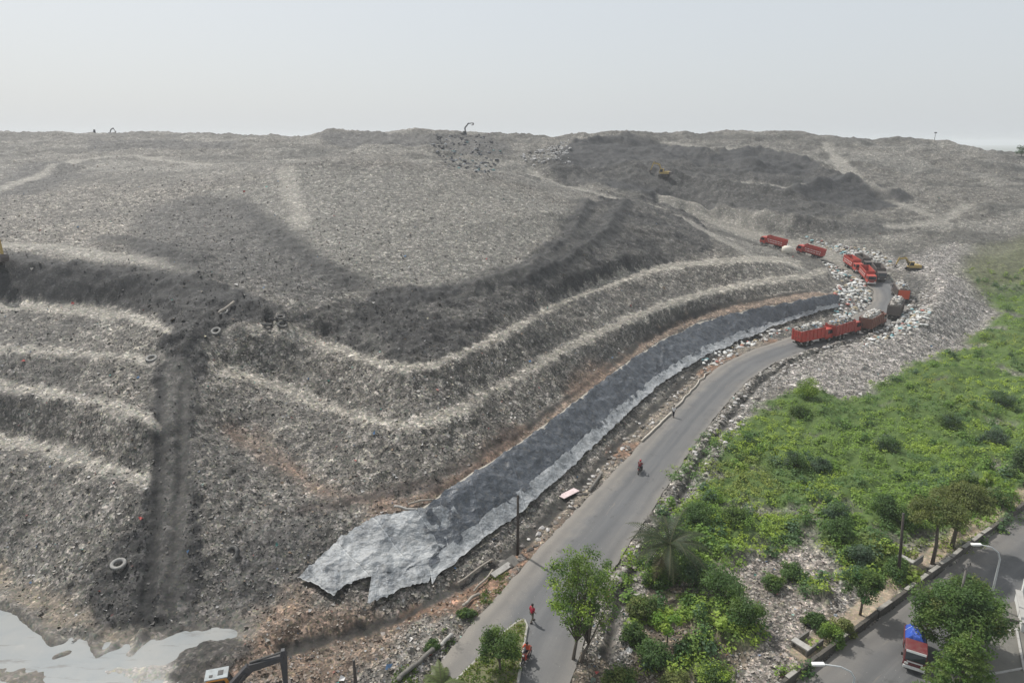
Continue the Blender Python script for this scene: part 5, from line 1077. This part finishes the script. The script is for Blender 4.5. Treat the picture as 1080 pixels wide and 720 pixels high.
A2 = WZ(1075, 628, .24)[:2]; MB().box((A2[0] - A[0] + .5, A2[1] - A[1], .7), (.6, .6, 1.6), rz=rz, bev=.04).build('gate_pier', paint('white_pier', (.7, .7, .68), .8, 0, .25), t)
gutter('dark drain kerb beside the side road right of the broad bushy tree', (1052, 650), (1076, 656), .4, .25, CONCD, 'drain_kerb', 'kerb')
# grassy island between the two lanes
k = NT('island_soil'); v = k.coord(); k.l(k.mix(k.noise(v, 1.2, 4), (.07, .10, .03), (.2, .17, .11)), k.b.inputs['Base Color']); k.b.inputs['Roughness'].default_value = .95
isl = [WZ(x_, y_, 0) for x_, y_ in ((553,655),(556,662),(551,690),(547,715),(542,750),(455,750),(478,722),(505,695),(530,670),(546,657))]
c0 = np.mean(isl, axis=0); t = empty('road_island', (c0[0], c0[1], .0), 0, 'raised grassy traffic island where the road forks at the bottom', 'traffic island')
bm = bmesh.new(); vs = [bm.verts.new((p[0] - c0[0], p[1] - c0[1], .05)) for p in isl]; f = bm.faces.new(vs); r_ = bmesh.ops.extrude_face_region(bm, geom=[f]); bmesh.ops.translate(bm, verts=[x_ for x_ in r_['geom'] if isinstance(x_, bmesh.types.BMVert)], vec=(0, 0, .2)); m = MB(); m.bm.free(); m.bm = bm; m.build('soil_bed', k.m, t)
m = MB(); [m.tube([Vector((a[0] - c0[0], a[1] - c0[1], .13)), Vector((b_[0] - c0[0], b_[1] - c0[1], .13))], .14, 6) for a, b_ in zip(isl, isl[1:] + isl[:1])]; m.build('kerb', CONC, t)
ip = np.array([p[:2] for p in isl]); n = 900; gx = rng.uniform(ip[:, 0].min(), ip[:, 0].max(), n); gy = rng.uniform(ip[:, 1].min(), ip[:, 1].max(), n); kk = (inside(ip, gx, gy, .05) > .5) & (gy > WZ(540, 724, 0)[1])
gx, gy = gx[kk], gy[kk]; n = len(gx); C = np.stack([gx, gy, np.full(n, .27)], 1)[:, None] + rng.normal(0, 1, (n, 12, 3)) * (.12, .12, .06)
tag(link('grass', np_mesh('grass', *quads(C.reshape(-1, 3), rng.uniform(.05, .13, n * 12), rng.normal(size=(n * 12, 3)) + (0, 0, .6), np.repeat(np.array([(.15,.22,.04),(.2,.22,.06),(.09,.15,.03)])[rng.integers(0, 3, n)], 12, 0), .5)), LEAF), kind='stuff')

# ------------------------------------------------------------------ skyline bits
g = G(985, 151); t = empty('mast', (g[0], g[1], Hp(g)), 0, 'thin mast standing on the right skyline', 'mast'); MB().tube([(0, 0, -.3), (0, 0, 3.4)], [.12, .07], 8).build('post', STEEL, t); MB().box((0, 0, 3.3), (1.1, .12, .5)).build('aerial', STEEL, t)
g = G(100, 142); t = empty('post_stub', (g[0], g[1], Hp(g)), 0, 'short thick stump on the left skyline beside the tiny excavator', 'stump'); MB().tube([(0, 0, -.3), (0, 0, 1.2), (.1, 0, 2.2)], [.6, .5, .35], 8).build('stump_trunk', DKM, t)
x, y = fill(600, GP([(452,146),(505,142),(535,168),(500,182),(465,172)])); lumps('scrap', x, y, .2, .7, [(.05,.053,.058),(.085,.09,.1),(.25,.26,.27),(.12,.2,.2)], [10, 6, 2, 1])
x, y = fill(500, GP([(535,168),(600,150),(600,175),(560,180)])); lumps('pale_rubbish', x, y, .2, .6, [(.45,.44,.43),(.3,.29,.28),(.1,.1,.1)], [5, 3, 2]); bpy.data.objects['pale_rubbish'].name = 'rubble'

# verge grass along the left of the road
vg = GP([(400,725),(440,695),(470,668),(500,640),(520,606),(536,598),(530,622),(500,652),(470,690),(440,725)]); x, y = fill(2600, vg, .4, None); kk = fbm(x / 1.6, y / 1.6, 501, 3) > .46; x, y = x[kk], y[kk]; n = len(x)
C = np.stack([x, y, height(x, y) + .06], 1)[:, None] + rng.normal(0, 1, (n, 12, 3)) * (.16, .16, .07)
tag(link('grass', np_mesh('grass', *quads(C.reshape(-1, 3), rng.uniform(.05, .13, n * 12), rng.normal(size=(n * 12, 3)) + (0, 0, .6), np.repeat(np.array([(.11,.18,.035),(.16,.19,.05),(.06,.11,.025)])[rng.integers(0, 3, n)], 12, 0), .5)), LEAF), kind='stuff')
